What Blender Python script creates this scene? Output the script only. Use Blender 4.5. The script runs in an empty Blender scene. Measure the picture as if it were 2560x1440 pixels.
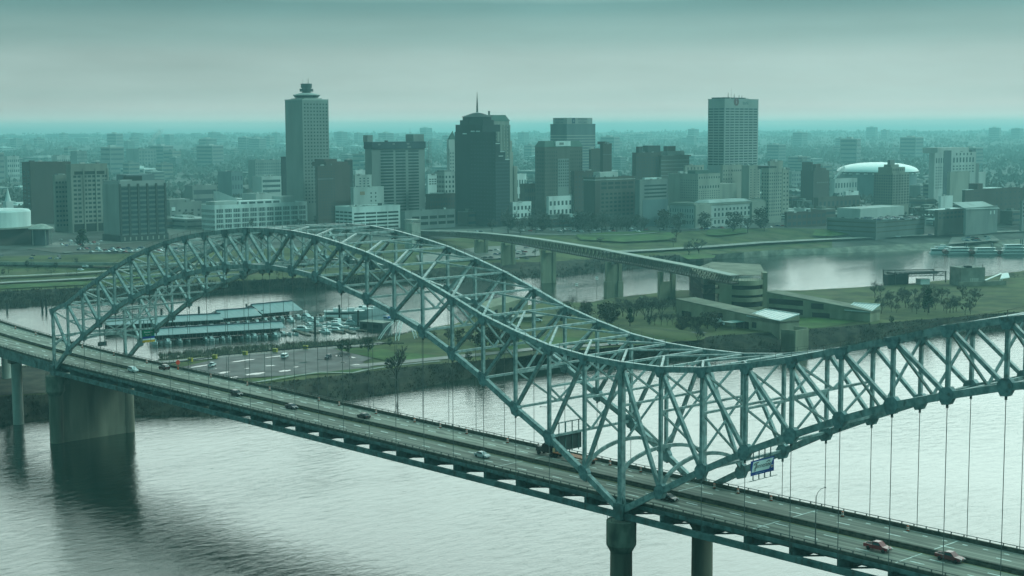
import bpy, bmesh, math, random
from mathutils import Vector, Matrix
random.seed(7)
SC = bpy.context.scene
COL = SC.collection
R_ = math.radians

# ------------------------------------------------------------------ camera
CX, CY, CZ = 497.92, -239.05, 110.15
YAW, PITCH, ROLL, FPX = R_(-47.2922), R_(6.0077), R_(-0.2283), 3768.57
FW = Vector((math.sin(YAW)*math.cos(PITCH), math.cos(YAW)*math.cos(PITCH), -math.sin(PITCH)))
_r = Vector((math.cos(YAW), -math.sin(YAW), 0)); _u = _r.cross(FW)
RT = _r*math.cos(ROLL) + _u*math.sin(ROLL)
UP = -_r*math.sin(ROLL) + _u*math.cos(ROLL)
cam = bpy.data.cameras.new('camera')
cam.sensor_width = 36.0; cam.lens = FPX/2560*36.0; cam.clip_start = 1.0; cam.clip_end = 90000
co = bpy.data.objects.new('camera', cam); COL.objects.link(co)
M = Matrix((RT, UP, -FW)).transposed().to_4x4(); M.translation = (CX, CY, CZ)
co.matrix_world = M
SC.camera = co

# ------------------------------------------------------------------ sky, sun, exposure
SUN_EL, SUN_AZ = R_(40), R_(-47.3+103)          # azimuth measured from +y towards +x
wd = bpy.data.worlds.new('World'); SC.world = wd; wd.use_nodes = True
nt = wd.node_tree; nt.nodes.clear()
def wn(t, **k):
    n = nt.nodes.new(t)
    for a, b in k.items(): setattr(n, a, b)
    return n
def wm(op, a, b=None, clamp=False):
    n = wn('ShaderNodeMath', operation=op, use_clamp=clamp)
    for i, x in enumerate((a, b)):
        if x is None: continue
        if isinstance(x, (int, float)): n.inputs[i].default_value = x
        else: nt.links.new(x, n.inputs[i])
    return n.outputs[0]
tc = wn('ShaderNodeTexCoord'); sep = wn('ShaderNodeSeparateXYZ'); nt.links.new(tc.outputs['Generated'], sep.inputs[0])
X, Y, Z = sep.outputs
fx, fy = math.sin(YAW), math.cos(YAW)
side = wm('ADD', wm('MULTIPLY', X, fy), wm('MULTIPLY', Y, -fx))          # + to the right of the view
# stretched cloud noise over the dome
mp = wn('ShaderNodeMapping'); mp.inputs['Scale'].default_value = (1.6, 1.6, 9.0)
nt.links.new(tc.outputs['Generated'], mp.inputs[0])
nz = wn('ShaderNodeTexNoise'); nz.inputs['Scale'].default_value = 3.2; nz.inputs['Detail'].default_value = 5; nz.inputs['Roughness'].default_value = .55
nt.links.new(mp.outputs[0], nz.inputs[0])
cl = wm('SUBTRACT', nz.outputs[0], .5)
ele = wm('ADD', Z, wm('MULTIPLY', cl, .007))
ramp = wn('ShaderNodeValToRGB'); nt.links.new(wm('MULTIPLY', wm('MAXIMUM', ele, 0), 1.0), ramp.inputs[0])
cr = ramp.color_ramp; cr.interpolation = 'EASE'
stops = [(0.0, (.40, .56, .56)), (.0048, (.95, .90, .82)), (.0125, (.67, .68, .635)), (.023, (.51, .61, .57)), (.042, (.445, .575, .54)), (.064, (.29, .455, .43)), (.083, (.175, .345, .335)),
         (.0885, (.30, .48, .455)), (.094, (1.25, 1.6, 1.5)), (.102, (1.8, 2.2, 2.05)), (.26, (2.25, 2.85, 2.65)), (.46, (2.1, 2.7, 2.5)), (.66, (.5, 1.0, .94)), (1.0, (.17, .54, .53))]
while len(cr.elements) < len(stops): cr.elements.new(.5)
for e, (p, c) in zip(cr.elements, stops):
    e.position = p; e.color = (*c, 1)
# brighter cloud to the right, heavier cloud to the left
slope = wm('ADD', .26, wm('MULTIPLY', wm('MINIMUM', wm('MULTIPLY', ele, 5.0), 1.0), .25))
gain = wm('MAXIMUM', wm('ADD', wm('ADD', .98, wm('MULTIPLY', side, slope)), wm('MULTIPLY', cl, .55)), .3)
fwd = wm('ADD', wm('MULTIPLY', X, fx), wm('MULTIPLY', Y, fy))
mr = wn('ShaderNodeMapRange', interpolation_type='SMOOTHSTEP'); nt.links.new(fwd, mr.inputs[0]); mr.inputs[1].default_value = .0; mr.inputs[2].default_value = .7
back = wn('ShaderNodeValToRGB'); nt.links.new(Z, back.inputs[0])        # unseen sky behind the camera, invented dark blue green to tint the light
back.color_ramp.elements[0].color = (.055, .26, .265, 1); back.color_ramp.elements[1].color = (.19, .55, .53, 1)
mul = wn('ShaderNodeMix', data_type='RGBA', blend_type='MULTIPLY'); mul.inputs[0].default_value = 1
nt.links.new(ramp.outputs[0], mul.inputs[6]); nt.links.new(gain, mul.inputs[7])
mul0 = mul; mul = wn('ShaderNodeMix', data_type='RGBA'); nt.links.new(mr.outputs[0], mul.inputs[0])
nt.links.new(back.outputs[0], mul.inputs[6]); nt.links.new(mul0.outputs[2], mul.inputs[7])
sky = wn('ShaderNodeTexSky', sky_type='NISHITA', sun_disc=False); sky.sun_elevation = SUN_EL; sky.sun_rotation = SUN_AZ
bg1 = wn('ShaderNodeBackground'); nt.links.new(sky.outputs[0], bg1.inputs[0]); bg1.inputs[1].default_value = .05
bg2 = wn('ShaderNodeBackground'); nt.links.new(mul.outputs[2], bg2.inputs[0]); bg2.inputs[1].default_value = 1.0
mx = wn('ShaderNodeMixShader'); mx.inputs[0].default_value = .96       # thin clear air above a closed cloud deck
nt.links.new(bg1.outputs[0], mx.inputs[1]); nt.links.new(bg2.outputs[0], mx.inputs[2])
wo = wn('ShaderNodeOutputWorld'); nt.links.new(mx.outputs[0], wo.inputs[0])
sun = bpy.data.lights.new('sun', 'SUN'); sun.energy = 1.5; sun.angle = R_(14); sun.color = (.56, 1.0, .92)
so = bpy.data.objects.new('sun', sun); COL.objects.link(so)
so.rotation_euler = Vector((-math.sin(SUN_AZ)*math.cos(SUN_EL), -math.cos(SUN_AZ)*math.cos(SUN_EL), -math.sin(SUN_EL))).to_track_quat('-Z', 'Y').to_euler()
so.location = (0, 0, 150)
SC.view_settings.view_transform = 'Standard'; SC.view_settings.look = 'None'
SC.view_settings.exposure = 0; SC.view_settings.gamma = 1
try:
    SC.cycles.use_denoising = True; SC.cycles.max_bounces = 5; SC.cycles.diffuse_bounces = 2; SC.cycles.glossy_bounces = 3
    SC.cycles.volume_bounces = 0; SC.cycles.transparent_max_bounces = 6; SC.cycles.caustics_reflective = False; SC.cycles.caustics_refractive = False
except Exception: pass

# ------------------------------------------------------------------ survey helpers: photograph sight lines -> places on the ground
def ray(u, v): return FW + RT*((u-1280)/FPX) - UP*((v-720)/FPX)
C0 = Vector((CX, CY, CZ))
def G(u, v, z=0.0):
    d = ray(u, v); t = (z-CZ)/d.z
    return C0 + d*t
FH = Vector((math.sin(YAW), math.cos(YAW), 0))
def AT(u, D, z=0.0, v=500):
    d = ray(u, v); t = D/d.dot(FH); p = C0 + d*t
    return Vector((p.x, p.y, z))
def ZAT(u, v, D):
    d = ray(u, v); return CZ + d.z*D/d.dot(FH)
def DEP(p): return (Vector((p.x, p.y, 0))-Vector((CX, CY, 0))).dot(FH)
def run_to(P, dirv, u, v=500):
    """length along dirv from P until the sight line of column u is met"""
    d = ray(u, v); n = Vector((-d.y, d.x, 0))
    return (Vector((CX-P.x, CY-P.y, 0)).dot(n))/(Vector((dirv.x, dirv.y, 0)).dot(n))

# ------------------------------------------------------------------ materials
MATS = {}
def mat(name, col, rough=.7, metal=0, var=.0, scale=.5, spec=.3, bump=0, stretch=None, detail=4, col2=None, lo=.35, hi=.65):
    if name in MATS: return MATS[name]
    m = bpy.data.materials.new(name); m.use_nodes = True; t = m.node_tree; b = t.nodes['Principled BSDF']
    b.inputs['Roughness'].default_value = rough; b.inputs['Metallic'].default_value = metal
    b.inputs['Specular IOR Level'].default_value = spec
    b.inputs['Base Color'].default_value = (*col, 1)
    if var or col2 or bump:
        tc = t.nodes.new('ShaderNodeTexCoord'); mp = t.nodes.new('ShaderNodeMapping')
        if stretch: mp.inputs['Scale'].default_value = stretch
        t.links.new(tc.outputs['Object'], mp.inputs[0])
        n = t.nodes.new('ShaderNodeTexNoise'); n.inputs['Scale'].default_value = scale; n.inputs['Detail'].default_value = detail
        t.links.new(mp.outputs[0], n.inputs[0])
        if var or col2:
            r = t.nodes.new('ShaderNodeValToRGB'); r.color_ramp.elements[0].position = lo; r.color_ramp.elements[1].position = hi
            c1 = tuple(max(0, c*(1-var)) for c in col); c2 = col2 or tuple(min(1, c*(1+var)) for c in col)
            r.color_ramp.elements[0].color = (*c1, 1); r.color_ramp.elements[1].color = (*c2, 1)
            t.links.new(n.outputs[0], r.inputs[0]); t.links.new(r.outputs[0], b.inputs['Base Color'])
        if bump:
            bp = t.nodes.new('ShaderNodeBump'); bp.inputs['Strength'].default_value = bump; bp.inputs['Distance'].default_value = .5
            t.links.new(n.outputs[0], bp.inputs['Height']); t.links.new(bp.outputs[0], b.inputs['Normal'])
    MATS[name] = m; return m
STEEL = mat('bridge_paint', (.285, .372, .365), .45, var=.3, scale=.9, col2=(.40, .475, .465), detail=8)
STEELD = mat('dark_bridge_paint', (.125, .20, .195), .6, var=.35, scale=.5)  # darker teal for girders, floor steel, bearings and sign frames
GUSS = mat('gusset_paint', (.205, .29, .295), .5, var=.3, scale=.9)
ROAD = mat('concrete_road', (.235, .225, .19), .8, var=.38, scale=1.0, stretch=(.012, .9, .4), detail=6, col2=(.35, .33, .275), lo=.38, hi=.62)
BARR = mat('weathered_barrier', (.085, .085, .068), .85, var=.35, scale=.8)
RAILM = mat('rusty_rail', (.14, .145, .135), .6, var=.3, scale=.6)
CONC = mat('pier_concrete', (.17, .17, .14), .85, var=.4, scale=.22, stretch=(1, 1, .25), detail=6)
CONCL = mat('pale_concrete', (.38, .37, .33), .8, var=.2, scale=.3, stretch=(1, 1, .3))
WHITE = mat('white_paint', (.72, .74, .72), .45, var=.08, scale=.8)
LINE = mat('lane_paint', (.76, .76, .72), .7, var=.2, scale=1.2)
YLINE = mat('yellow_paint', (.45, .33, .05), .7, var=.3, scale=1.2)
GLASS = mat('window_glass', (.03, .04, .045), .12, spec=.6)
GLASS2 = mat('hazy_glass', (.06, .075, .085), .25, spec=.5)
BLACK = mat('black_rubber', (.015, .015, .016), .7)
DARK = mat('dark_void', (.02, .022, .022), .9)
CHROME = mat('chrome', (.5, .5, .5), .25, metal=1)
LAMPG = mat('lamp_lens', (.7, .7, .65), .2)
REDL = mat('tail_lens', (.25, .01, .01), .3)
CABLE = mat('steel_rope', (.11, .13, .125), .6)

def stain(m, col, scale, lo, hi, amt, stretch=None, detail=6):
    """weathering of its own shape laid over the paint: rust, runs, oil"""
    t = m.node_tree; b = t.nodes['Principled BSDF']; tc = t.nodes.new('ShaderNodeTexCoord'); mp = t.nodes.new('ShaderNodeMapping')
    if stretch: mp.inputs['Scale'].default_value = stretch
    t.links.new(tc.outputs['Object'], mp.inputs[0]); n = t.nodes.new('ShaderNodeTexNoise'); n.inputs['Scale'].default_value = scale; n.inputs['Detail'].default_value = detail
    t.links.new(mp.outputs[0], n.inputs[0]); r = t.nodes.new('ShaderNodeMapRange'); r.inputs[1].default_value = lo; r.inputs[2].default_value = hi; r.inputs[4].default_value = amt
    t.links.new(n.outputs[0], r.inputs[0]); x = t.nodes.new('ShaderNodeMix'); x.data_type = 'RGBA'; t.links.new(r.outputs[0], x.inputs[0])
    src = b.inputs['Base Color']
    if src.links: t.links.new(src.links[0].from_socket, x.inputs[6])
    else: x.inputs[6].default_value = src.default_value
    x.inputs[7].default_value = (*col, 1); t.links.new(x.outputs[2], src)
stain(STEEL, (.15, .11, .085), 1.3, .58, .72, .65, (1, 1, .5)); stain(STEELD, (.09, .06, .045), .9, .55, .7, .7, (1, 1, .4))
stain(GUSS, (.14, .11, .09), 1.1, .56, .7, .6); stain(ROAD, (.09, .09, .08), .35, .58, .68, .55, (.25, 1, 1)); stain(ROAD, (.12, .12, .105), 1.0, .52, .6, .45, (.006, 1.6, 1))
stain(BARR, (.16, .15, .12), .6, .55, .7, .6)
# ------------------------------------------------------------------ mesh helpers
class MB:
    def __init__(s): s.v = []; s.f = []; s.m = []
    def poly(s, pts, faces, mi=0):
        o = len(s.v); s.v += [tuple(p) for p in pts]; s.f += [tuple(o+i for i in f) for f in faces]; s.m += [mi]*len(faces)
    def box(s, x0, x1, y0, y1, z0, z1, mi=0):
        s.poly([(x0,y0,z0),(x1,y0,z0),(x1,y1,z0),(x0,y1,z0),(x0,y0,z1),(x1,y0,z1),(x1,y1,z1),(x0,y1,z1)],
               [(0,3,2,1),(4,5,6,7),(0,1,5,4),(1,2,6,5),(2,3,7,6),(3,0,4,7)], mi)
    def bar(s, p, q, w, h=None, up=(0,0,1), mi=0):
        p = Vector(p); q = Vector(q); h = h or w; d = q-p
        if d.length < 1e-6: return
        d.normalize(); u = Vector(up)
        if abs(d.dot(u)) > .99: u = Vector((1,0,0))
        a = d.cross(u).normalized()*(w/2); b = a.cross(d).normalized()*(h/2)
        P = [p-a-b, p+a-b, p+a+b, p-a+b, q-a-b, q+a-b, q+a+b, q-a+b]
        s.poly(P, [(0,1,2,3),(7,6,5,4),(0,4,5,1),(1,5,6,2),(2,6,7,3),(3,7,4,0)], mi)
    def tube(s, pts, r, n=6, mi=0, cap=True):
        pts = [Vector(p) for p in pts]; rr = r if isinstance(r, (list, tuple)) else [r]*len(pts)
        o = len(s.v); L = len(pts)
        for i, p in enumerate(pts):
            d = (pts[min(i+1,L-1)]-pts[max(i-1,0)]).normalized()
            u = Vector((0,0,1)) if abs(d.z) < .95 else Vector((1,0,0))
            a = d.cross(u).normalized(); b = a.cross(d)
            for k in range(n):
                t = 2*math.pi*k/n; s.v.append(tuple(p + (a*math.cos(t)+b*math.sin(t))*rr[i]))
        for i in range(L-1):
            for k in range(n):
                s.f.append((o+i*n+k, o+i*n+(k+1)%n, o+(i+1)*n+(k+1)%n, o+(i+1)*n+k)); s.m.append(mi)
        if cap:
            s.f.append(tuple(o+k for k in range(n))[::-1]); s.m.append(mi)
            s.f.append(tuple(o+(L-1)*n+k for k in range(n))); s.m.append(mi)
    def lathe(s, prof, n=24, c=(0,0), mi=0, a0=0, a1=2*math.pi):
        o = len(s.v); full = abs(a1-a0-2*math.pi) < 1e-6; k_ = n if full else n+1
        for r, z in prof:
            for k in range(k_):
                t = a0+(a1-a0)*k/n; s.v.append((c[0]+r*math.cos(t), c[1]+r*math.sin(t), z))
        for i in range(len(prof)-1):
            for k in range(n):
                k2 = (k+1) % k_
                s.f.append((o+i*k_+k, o+i*k_+k2, o+(i+1)*k_+k2, o+(i+1)*k_+k)); s.m.append(mi)
    def prism(s, pts, z0, z1, mi=0):
        """vertical prism over a plan polygon; z0/z1 numbers or lists"""
        n = len(pts); zz0 = z0 if isinstance(z0, (list, tuple)) else [z0]*n; zz1 = z1 if isinstance(z1, (list, tuple)) else [z1]*n
        area = sum(pts[i][0]*pts[(i+1)%n][1]-pts[(i+1)%n][0]*pts[i][1] for i in range(n))
        if area < 0: pts = pts[::-1]; zz0 = zz0[::-1]; zz1 = zz1[::-1]
        P = [(p[0], p[1], z) for p, z in zip(pts, zz0)] + [(p[0], p[1], z) for p, z in zip(pts, zz1)]
        F = [tuple(range(n))[::-1], tuple(range(n, 2*n))] + [(i, (i+1)%n, n+(i+1)%n, n+i) for i in range(n)]
        s.poly(P, F, mi)
    def loft(s, secs, mi=0):
        """box-like sections along x: (x, half width low, z0, half width top, z1)"""
        o = len(s.v)
        for x, hw, z0, ht, z1 in secs: s.v += [(x,-hw,z0),(x,hw,z0),(x,ht,z1),(x,-ht,z1)]
        n = len(secs)
        for i in range(n-1):
            for k in range(4): s.f.append((o+4*i+k, o+4*i+(k+1)%4, o+4*i+4+(k+1)%4, o+4*i+4+k)); s.m.append(mi)
        s.f.append((o,o+1,o+2,o+3)[::-1]); s.m.append(mi); s.f.append(tuple(o+4*(n-1)+k for k in range(4))); s.m.append(mi)
    def mesh(s, name, mats, smooth=False):
        me = bpy.data.meshes.new(name); me.from_pydata(s.v, [], s.f)
        for m in (mats if isinstance(mats, (list, tuple)) else [mats]): me.materials.append(m)
        if any(s.m): me.polygons.foreach_set('material_index', s.m)
        if smooth: me.polygons.foreach_set('use_smooth', [True]*len(me.polygons))
        me.update(); return me
    def build(s, name, mats, parent=None, smooth=False, loc=None):
        return obj(name, s.mesh(name, mats, smooth), parent, loc)
def obj(name, me, parent=None, loc=None):
    o = bpy.data.objects.new(name, me); COL.objects.link(o)
    if parent: o.parent = parent
    if loc: o.location = loc
    return o
def tag(o, label, cat, group=None, kind=None):
    o['label'] = label; o['category'] = cat
    if group: o['group'] = group
    if kind: o['kind'] = kind
    return o
def struct(o, label=None):
    o['kind'] = 'structure'
    if label: o['label'] = label
    return o
def thing(name, label, cat, loc=(0,0,0), rz=0, group=None):
    o = bpy.data.objects.new(name, None); o.empty_display_size = .5; COL.objects.link(o)
    o.location = loc; o.rotation_euler = (0,0,rz); return tag(o, label, cat, group)
KIDS = {}
def kids(o):
    return [c for c in o.children]
def dup(root, loc, rz=None, label=None, group=None, scale=None, mats=None):
    r = root.copy(); COL.objects.link(r); r.location = loc
    if rz is not None: r.rotation_euler = (0,0,rz)
    if label: r['label'] = label
    if group: r['group'] = group
    if scale: r.scale = scale
    for ch in root.children:
        c = ch.copy(); COL.objects.link(c); c.parent = r
        for g in ch.children:
            d = g.copy(); COL.objects.link(d); d.parent = c
    return r
def sheet(name, pts, m, z=None, parent=None):
    b = MB(); P = [Vector((p[0], p[1], p[2] if z is None else z)) for p in pts]
    b.poly(P, [tuple(range(len(P)))]); o = b.build(name, m, parent)
    if o.data.polygons[0].normal.z < 0: o.data.flip_normals()
    return o
def ribbon(name, pts, w, m, parent=None, dz=0):
    """road strip along world points"""
    b = MB(); P = [Vector(p) for p in pts]; vs = []
    for i, p in enumerate(P):
        d = P[min(i+1, len(P)-1)]-P[max(i-1, 0)]; n = Vector((-d.y, d.x, 0)).normalized()*(w/2)
        vs += [p+n+Vector((0,0,dz)), p-n+Vector((0,0,dz))]
    b.poly(vs, [(2*i, 2*i+1, 2*i+3, 2*i+2) for i in range(len(P)-1)])
    return b.build(name, m, parent)
def lerp_poly(pl, u):
    if u <= pl[0][0]: return pl[0][1:]
    for a, b in zip(pl, pl[1:]):
        if u <= b[0]:
            t = (u-a[0])/(b[0]-a[0]); return tuple(x+(y-x)*t for x, y in zip(a[1:], b[1:]))
    return pl[-1][1:]
def text_mesh(name, s, size, m, parent, loc, rot, shear=0, extr=.02, align='CENTER', xs=1):
    cu = bpy.data.curves.new(name, 'FONT'); cu.body = s; cu.size = size; cu.extrude = extr; cu.align_x = align; cu.align_y = 'CENTER'; cu.shear = shear
    t = bpy.data.objects.new('t', cu); COL.objects.link(t)
    dg = bpy.context.evaluated_depsgraph_get(); me = bpy.data.meshes.new_from_object(t.evaluated_get(dg))
    bpy.data.objects.remove(t); me.materials.clear(); me.materials.append(m)
    o = obj(name, me, parent, loc); o.rotation_euler = rot; o.scale = (xs, 1, 1); return o
# ------------------------------------------------------------------ river, island, mainland
def water_mat():
    m = bpy.data.materials.new('muddy_river'); m.use_nodes = True; t = m.node_tree; b = t.nodes['Principled BSDF']
    b.inputs['Base Color'].default_value = (.010, .024, .017, 1); b.inputs['Roughness'].default_value = .09
    b.inputs['IOR'].default_value = 1.7; b.inputs['Specular IOR Level'].default_value = .5
    tc = t.nodes.new('ShaderNodeTexCoord')
    def noise(sc, stretch, rot, detail, rough=.6):
        mp = t.nodes.new('ShaderNodeMapping'); mp.inputs['Scale'].default_value = stretch; mp.inputs['Rotation'].default_value = (0,0,rot)
        t.links.new(tc.outputs['Object'], mp.inputs[0]); n = t.nodes.new('ShaderNodeTexNoise')
        n.inputs['Scale'].default_value = sc; n.inputs['Detail'].default_value = detail; n.inputs['Roughness'].default_value = rough
        n.inputs['Distortion'].default_value = .6
        t.links.new(mp.outputs[0], n.inputs[0]); return n.outputs[0]
    def math_(op, a, b_):
        n = t.nodes.new('ShaderNodeMath'); n.operation = op
        for i, x in enumerate((a, b_)):
            if isinstance(x, (int, float)): n.inputs[i].default_value = x
            else: t.links.new(x, n.inputs[i])
        return n.outputs[0]
    a = noise(.38, (1, .5, 1), .9, 5, .6); c = noise(1.6, (1, .6, 1), .7, 3); big = noise(.012, (1, .45, 1), .5, 3)
    r = t.nodes.new('ShaderNodeValToRGB'); r.color_ramp.elements[0].position = .4; r.color_ramp.elements[1].position = .62
    r.color_ramp.elements[0].color = (.6,.6,.6,1); r.color_ramp.elements[1].color = (1,1,1,1); t.links.new(big, r.inputs[0])
    h = math_('MULTIPLY', math_('ADD', a, math_('MULTIPLY', c, .16)), r.outputs[0])
    bp = t.nodes.new('ShaderNodeBump'); bp.inputs['Strength'].default_value = .55; bp.inputs['Distance'].default_value = .4
    t.links.new(h, bp.inputs['Height']); t.links.new(bp.outputs[0], b.inputs['Normal'])
    return m
WATER = water_mat()
b = MB(); S = 11800
b.poly([(CX-S, CY-S, 0), (CX+S, CY-S, 0), (CX+S, CY+S, 0), (CX-S, CY+S, 0)], [(0,1,2,3)])
struct(b.build('river', WATER))
GRASS = mat('winter_grass', (.060, .082, .022), .95, var=.45, scale=.06, detail=8, col2=(.105, .118, .038))
GRASSG = mat('green_grass', (.050, .105, .022), .95, var=.35, scale=.08, detail=8, col2=(.085, .14, .035))
SCRUB = mat('bank_scrub_soil', (.030, .030, .022), .95, var=.5, scale=.14, detail=8, col2=(.06, .055, .038), bump=.6)
CITYG = mat('city_ground', (.062, .068, .058), .95, var=.5, scale=.03, detail=9, col2=(.125, .128, .112))
ASPH = mat('wet_asphalt', (.03, .033, .035), .55, var=.5, scale=.11, spec=.15, detail=8, col2=(.085, .088, .088))
PAVE = mat('pale_paving', (.27, .27, .235), .7, var=.25, scale=.2)
COBB = mat('cobbled_landing', (.17, .165, .13), .85, var=.4, scale=.12, detail=8)
PUDD = mat('puddle', (.05, .055, .05), .03, spec=.8)

stain(GRASS, (.13, .11, .06), .05, .5, .68, .6); stain(GRASSG, (.12, .115, .05), .06, .52, .7, .5); stain(SCRUB, (.10, .085, .06), .1, .56, .7, .5)
US = list(range(-460, 3261, 20))
# pixel polylines: near water, near bank top, far bank top of the island
IW = [(-460,1105),(-300,1090),(0,1065),(130,1047),(340,1040),(580,1040),(700,1028),(860,1000),(1000,979),(1200,940),(1400,906),(1560,898),(1760,887),(1960,878),(2200,850),(2405,832),(2560,814),(3000,760),(3260,730)]
IT = [(-460,1030),(-300,1010),(0,992),(130,985),(340,980),(580,970),(680,956),(780,946),(893,933),(992,919),(1100,909),(1257,895),(1480,873),(1672,857),(1793,839),(2012,825),(2280,801),(2560,778),(3000,738),(3260,712)]
IF = [(-460,950),(-300,930),(0,915),(130,912),(340,905),(420,900),(580,886),(680,878),(844,867),(930,856),(1060,822),(1152,806),(1223,780),(1300,765),(1397,754),(1471,757),(1512,748),(1565,741),(1649,731),(1700,725),(1918,727),(2002,726),(2237,712),(2450,692),(2560,677),(3000,640),(3260,625)]
rng = random.Random(3)
rows = []
for u in US:
    j = lambda a: rng.uniform(-a, a)
    w = G(u, lerp_poly(IW, u)[0]+j(2.0), 0); tp = G(u, lerp_poly(IT, u)[0]+j(1.2), 7)
    fr = G(u, lerp_poly(IF, u)[0]+j(.5), 7)
    fd = (fr-Vector((CX, CY, fr.z))).normalized()
    rows.append([w+Vector((0,0,-.6)), w.lerp(tp, .5)+Vector((0,0,j(.5)+.4)), tp, tp.lerp(fr, .35)+Vector((0,0,j(.2))), tp.lerp(fr, .7)+Vector((0,0,j(.2))), fr, fr+fd*9+Vector((0,0,-7.6))])
b = MB(); n = len(rows[0])
b.v = [tuple(p) for r in rows for p in r]
for i in range(len(rows)-1):
    for k in range(n-1):
        b.f.append((i*n+k, (i+1)*n+k, (i+1)*n+k+1, i*n+k+1)); b.m.append(0 if k in (0, 1, 5) else 1)
o = b.build('island_ground', [SCRUB, GRASS]); struct(o, 'low grassy river island with dark scrubby banks')
# mainland: water line, bank top, bluff, then flat to the horizon
MW = [(-460,812),(0,772),(135,762),(420,742),(668,725),(860,716),(1090,707),(1263,698),(1397,694),(1549,674),(1680,661),(1760,653),(1811,648),(1935,640),(2338,626),(2560,615),(3000,594),(3260,582)]
MT = [(-460,760,7),(0,728,7),(135,722,7),(420,711,7),(668,699,7),(860,689,7),(1090,671,8),(1263,656,8),(1397,653,8),(1549,644,7),(1680,639,6),(1760,637,5),(1811,634,4.5),(1935,625,4.5),(2338,607,4.5),(2560,598,4.5),(3000,578,4.5),(3260,568,4.5)]
ML = [(-460,668,15),(0,640,15),(135,638,15),(420,632,15),(668,622,15),(860,612,15),(1090,598,16),(1263,589,16),(1397,587,16),(1549,584,16),(1680,580,16),(1760,576,16),(1935,570,16),(2180,574,13),(2338,577,9.5),(2560,572,9.5),(3000,556,10),(3260,548,10)]
rows = []
for u in US:
    j = lambda a: rng.uniform(-a, a)
    w = G(u, lerp_poly(MW, u)[0]+j(1.0), -.4); v, z = lerp_poly(MT, u); t = G(u, v+j(.7), z)
    v, z = lerp_poly(ML, u); l = G(u, v, z)
    rows.append([w, t, t.lerp(l, .5)+Vector((0,0,-.8)), l, AT(u, 1700, 17), AT(u, 2600, 18), AT(u, 5000, 33), AT(u, 8000, 62), AT(u, 10800, 86+j(3))])
b = MB(); n = len(rows[0]); b.v = [tuple(p) for r in rows for p in r]
for i in range(len(rows)-1):
    for k in range(n-1):
        u = US[i]
        b.f.append((i*n+k, (i+1)*n+k, (i+1)*n+k+1, i*n+k+1))
        b.m.append((0 if u < 1700 else 3) if k == 0 else (1 if u < 2080 else 2) if k in (1, 2) else 2)
struct(b.build('mainland_ground', [SCRUB, GRASS, CITYG, COBB]), 'mainland bank rising to the flat city ground')
def GZ(u, v):
    """ground height guess on the mainland at a pixel"""
    t = lerp_poly(MT, u); l = lerp_poly(ML, u)
    k = (t[0]-v)/max(1e-3, t[0]-l[0]); k = max(0, min(1, k)); return t[1]+(l[1]-t[1])*k
def gpt(u, v, dz=.06):
    z = GZ(u, v); p = G(u, v, z); p.z += dz; return p
def ipt(u, v, dz=.06): return G(u, v, 7.25+dz)
# island surfaces
struct(sheet('parking_lot', [ipt(*p) for p in ((420,925),(560,893),(680,884),(830,871),(930,895),(905,905),(930,918),(720,938),(560,948),(440,945))], ASPH))
for uc, vc, L, T, sl in ((500, 915, 60, 1.6, -.14), (610, 901, 70, 1.5, -.13), (690, 891, 60, 1.2, -.10), (560, 931, 34, 2.2, -.1), (640, 934, 60, 2.6, -.1), (712, 927, 40, 2.4, -.08), (585, 943, 26, 1.5, -.1), (676, 914, 30, 1.4, -.06), (742, 917, 22, 1.0, -.08), (760, 906, 36, 1.2, -.1), (848, 890, 22, 1.8, .1), (880, 893, 20, 1.5, .2), (858, 906, 20, 1.2, -.04), (890, 911, 26, 1.0, -.04), (618, 921, 16, 1.0, -.1), (535, 922, 18, .9, -.1), (800, 899, 24, .8, -.1)):
    rp = random.Random(uc); pts = []
    for k in range(16):
        a = 2*math.pi*k/16; rr = rp.uniform(.6, 1.1); du = math.cos(a)*L*.5*rr; pts.append(ipt(uc+du, vc+du*sl+math.sin(a)*T*rr, .10))
    struct(sheet('puddle', pts, PUDD))
for nm, pts, w in (('footpath', ((560,962),(640,955),(730,940),(800,930),(880,932),(915,924),(980,914),(1100,902)), 2.2), ('island_road', ((880,915),(1000,905),(1120,893),(1240,882),(1330,872),(1430,866),(1560,858),(1640,850),(1690,835),(1760,830)), 7.5), ('marina_road', ((300,912),(440,902),(600,888),(760,874),(900,864),(960,856)), 6.0)):
    struct(ribbon(nm, [ipt(u, v, .08) for u, v in pts], w, PAVE if nm == 'footpath' else mat('worn_asphalt', (.11,.11,.10), .5, var=.25, scale=.3)))
for pts in (((600,956),(680,942),(900,920),(915,926),(890,931),(770,936),(680,953)), ((830,873),(930,868),(1000,880),(1120,890),(1100,898),(960,900),(905,888)), ((1180,860),(1330,840),(1500,845),(1560,852),(1400,862),(1230,878)), ((1580,826),(1620,818),(1690,822),(1700,832),(1640,842),(1590,838)),((1960,798),(2120,788),(2160,800),(2060,818),(1990,822))):
    struct(sheet('lawn', [ipt(u, v, .05) for u, v in pts], GRASSG))
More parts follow.
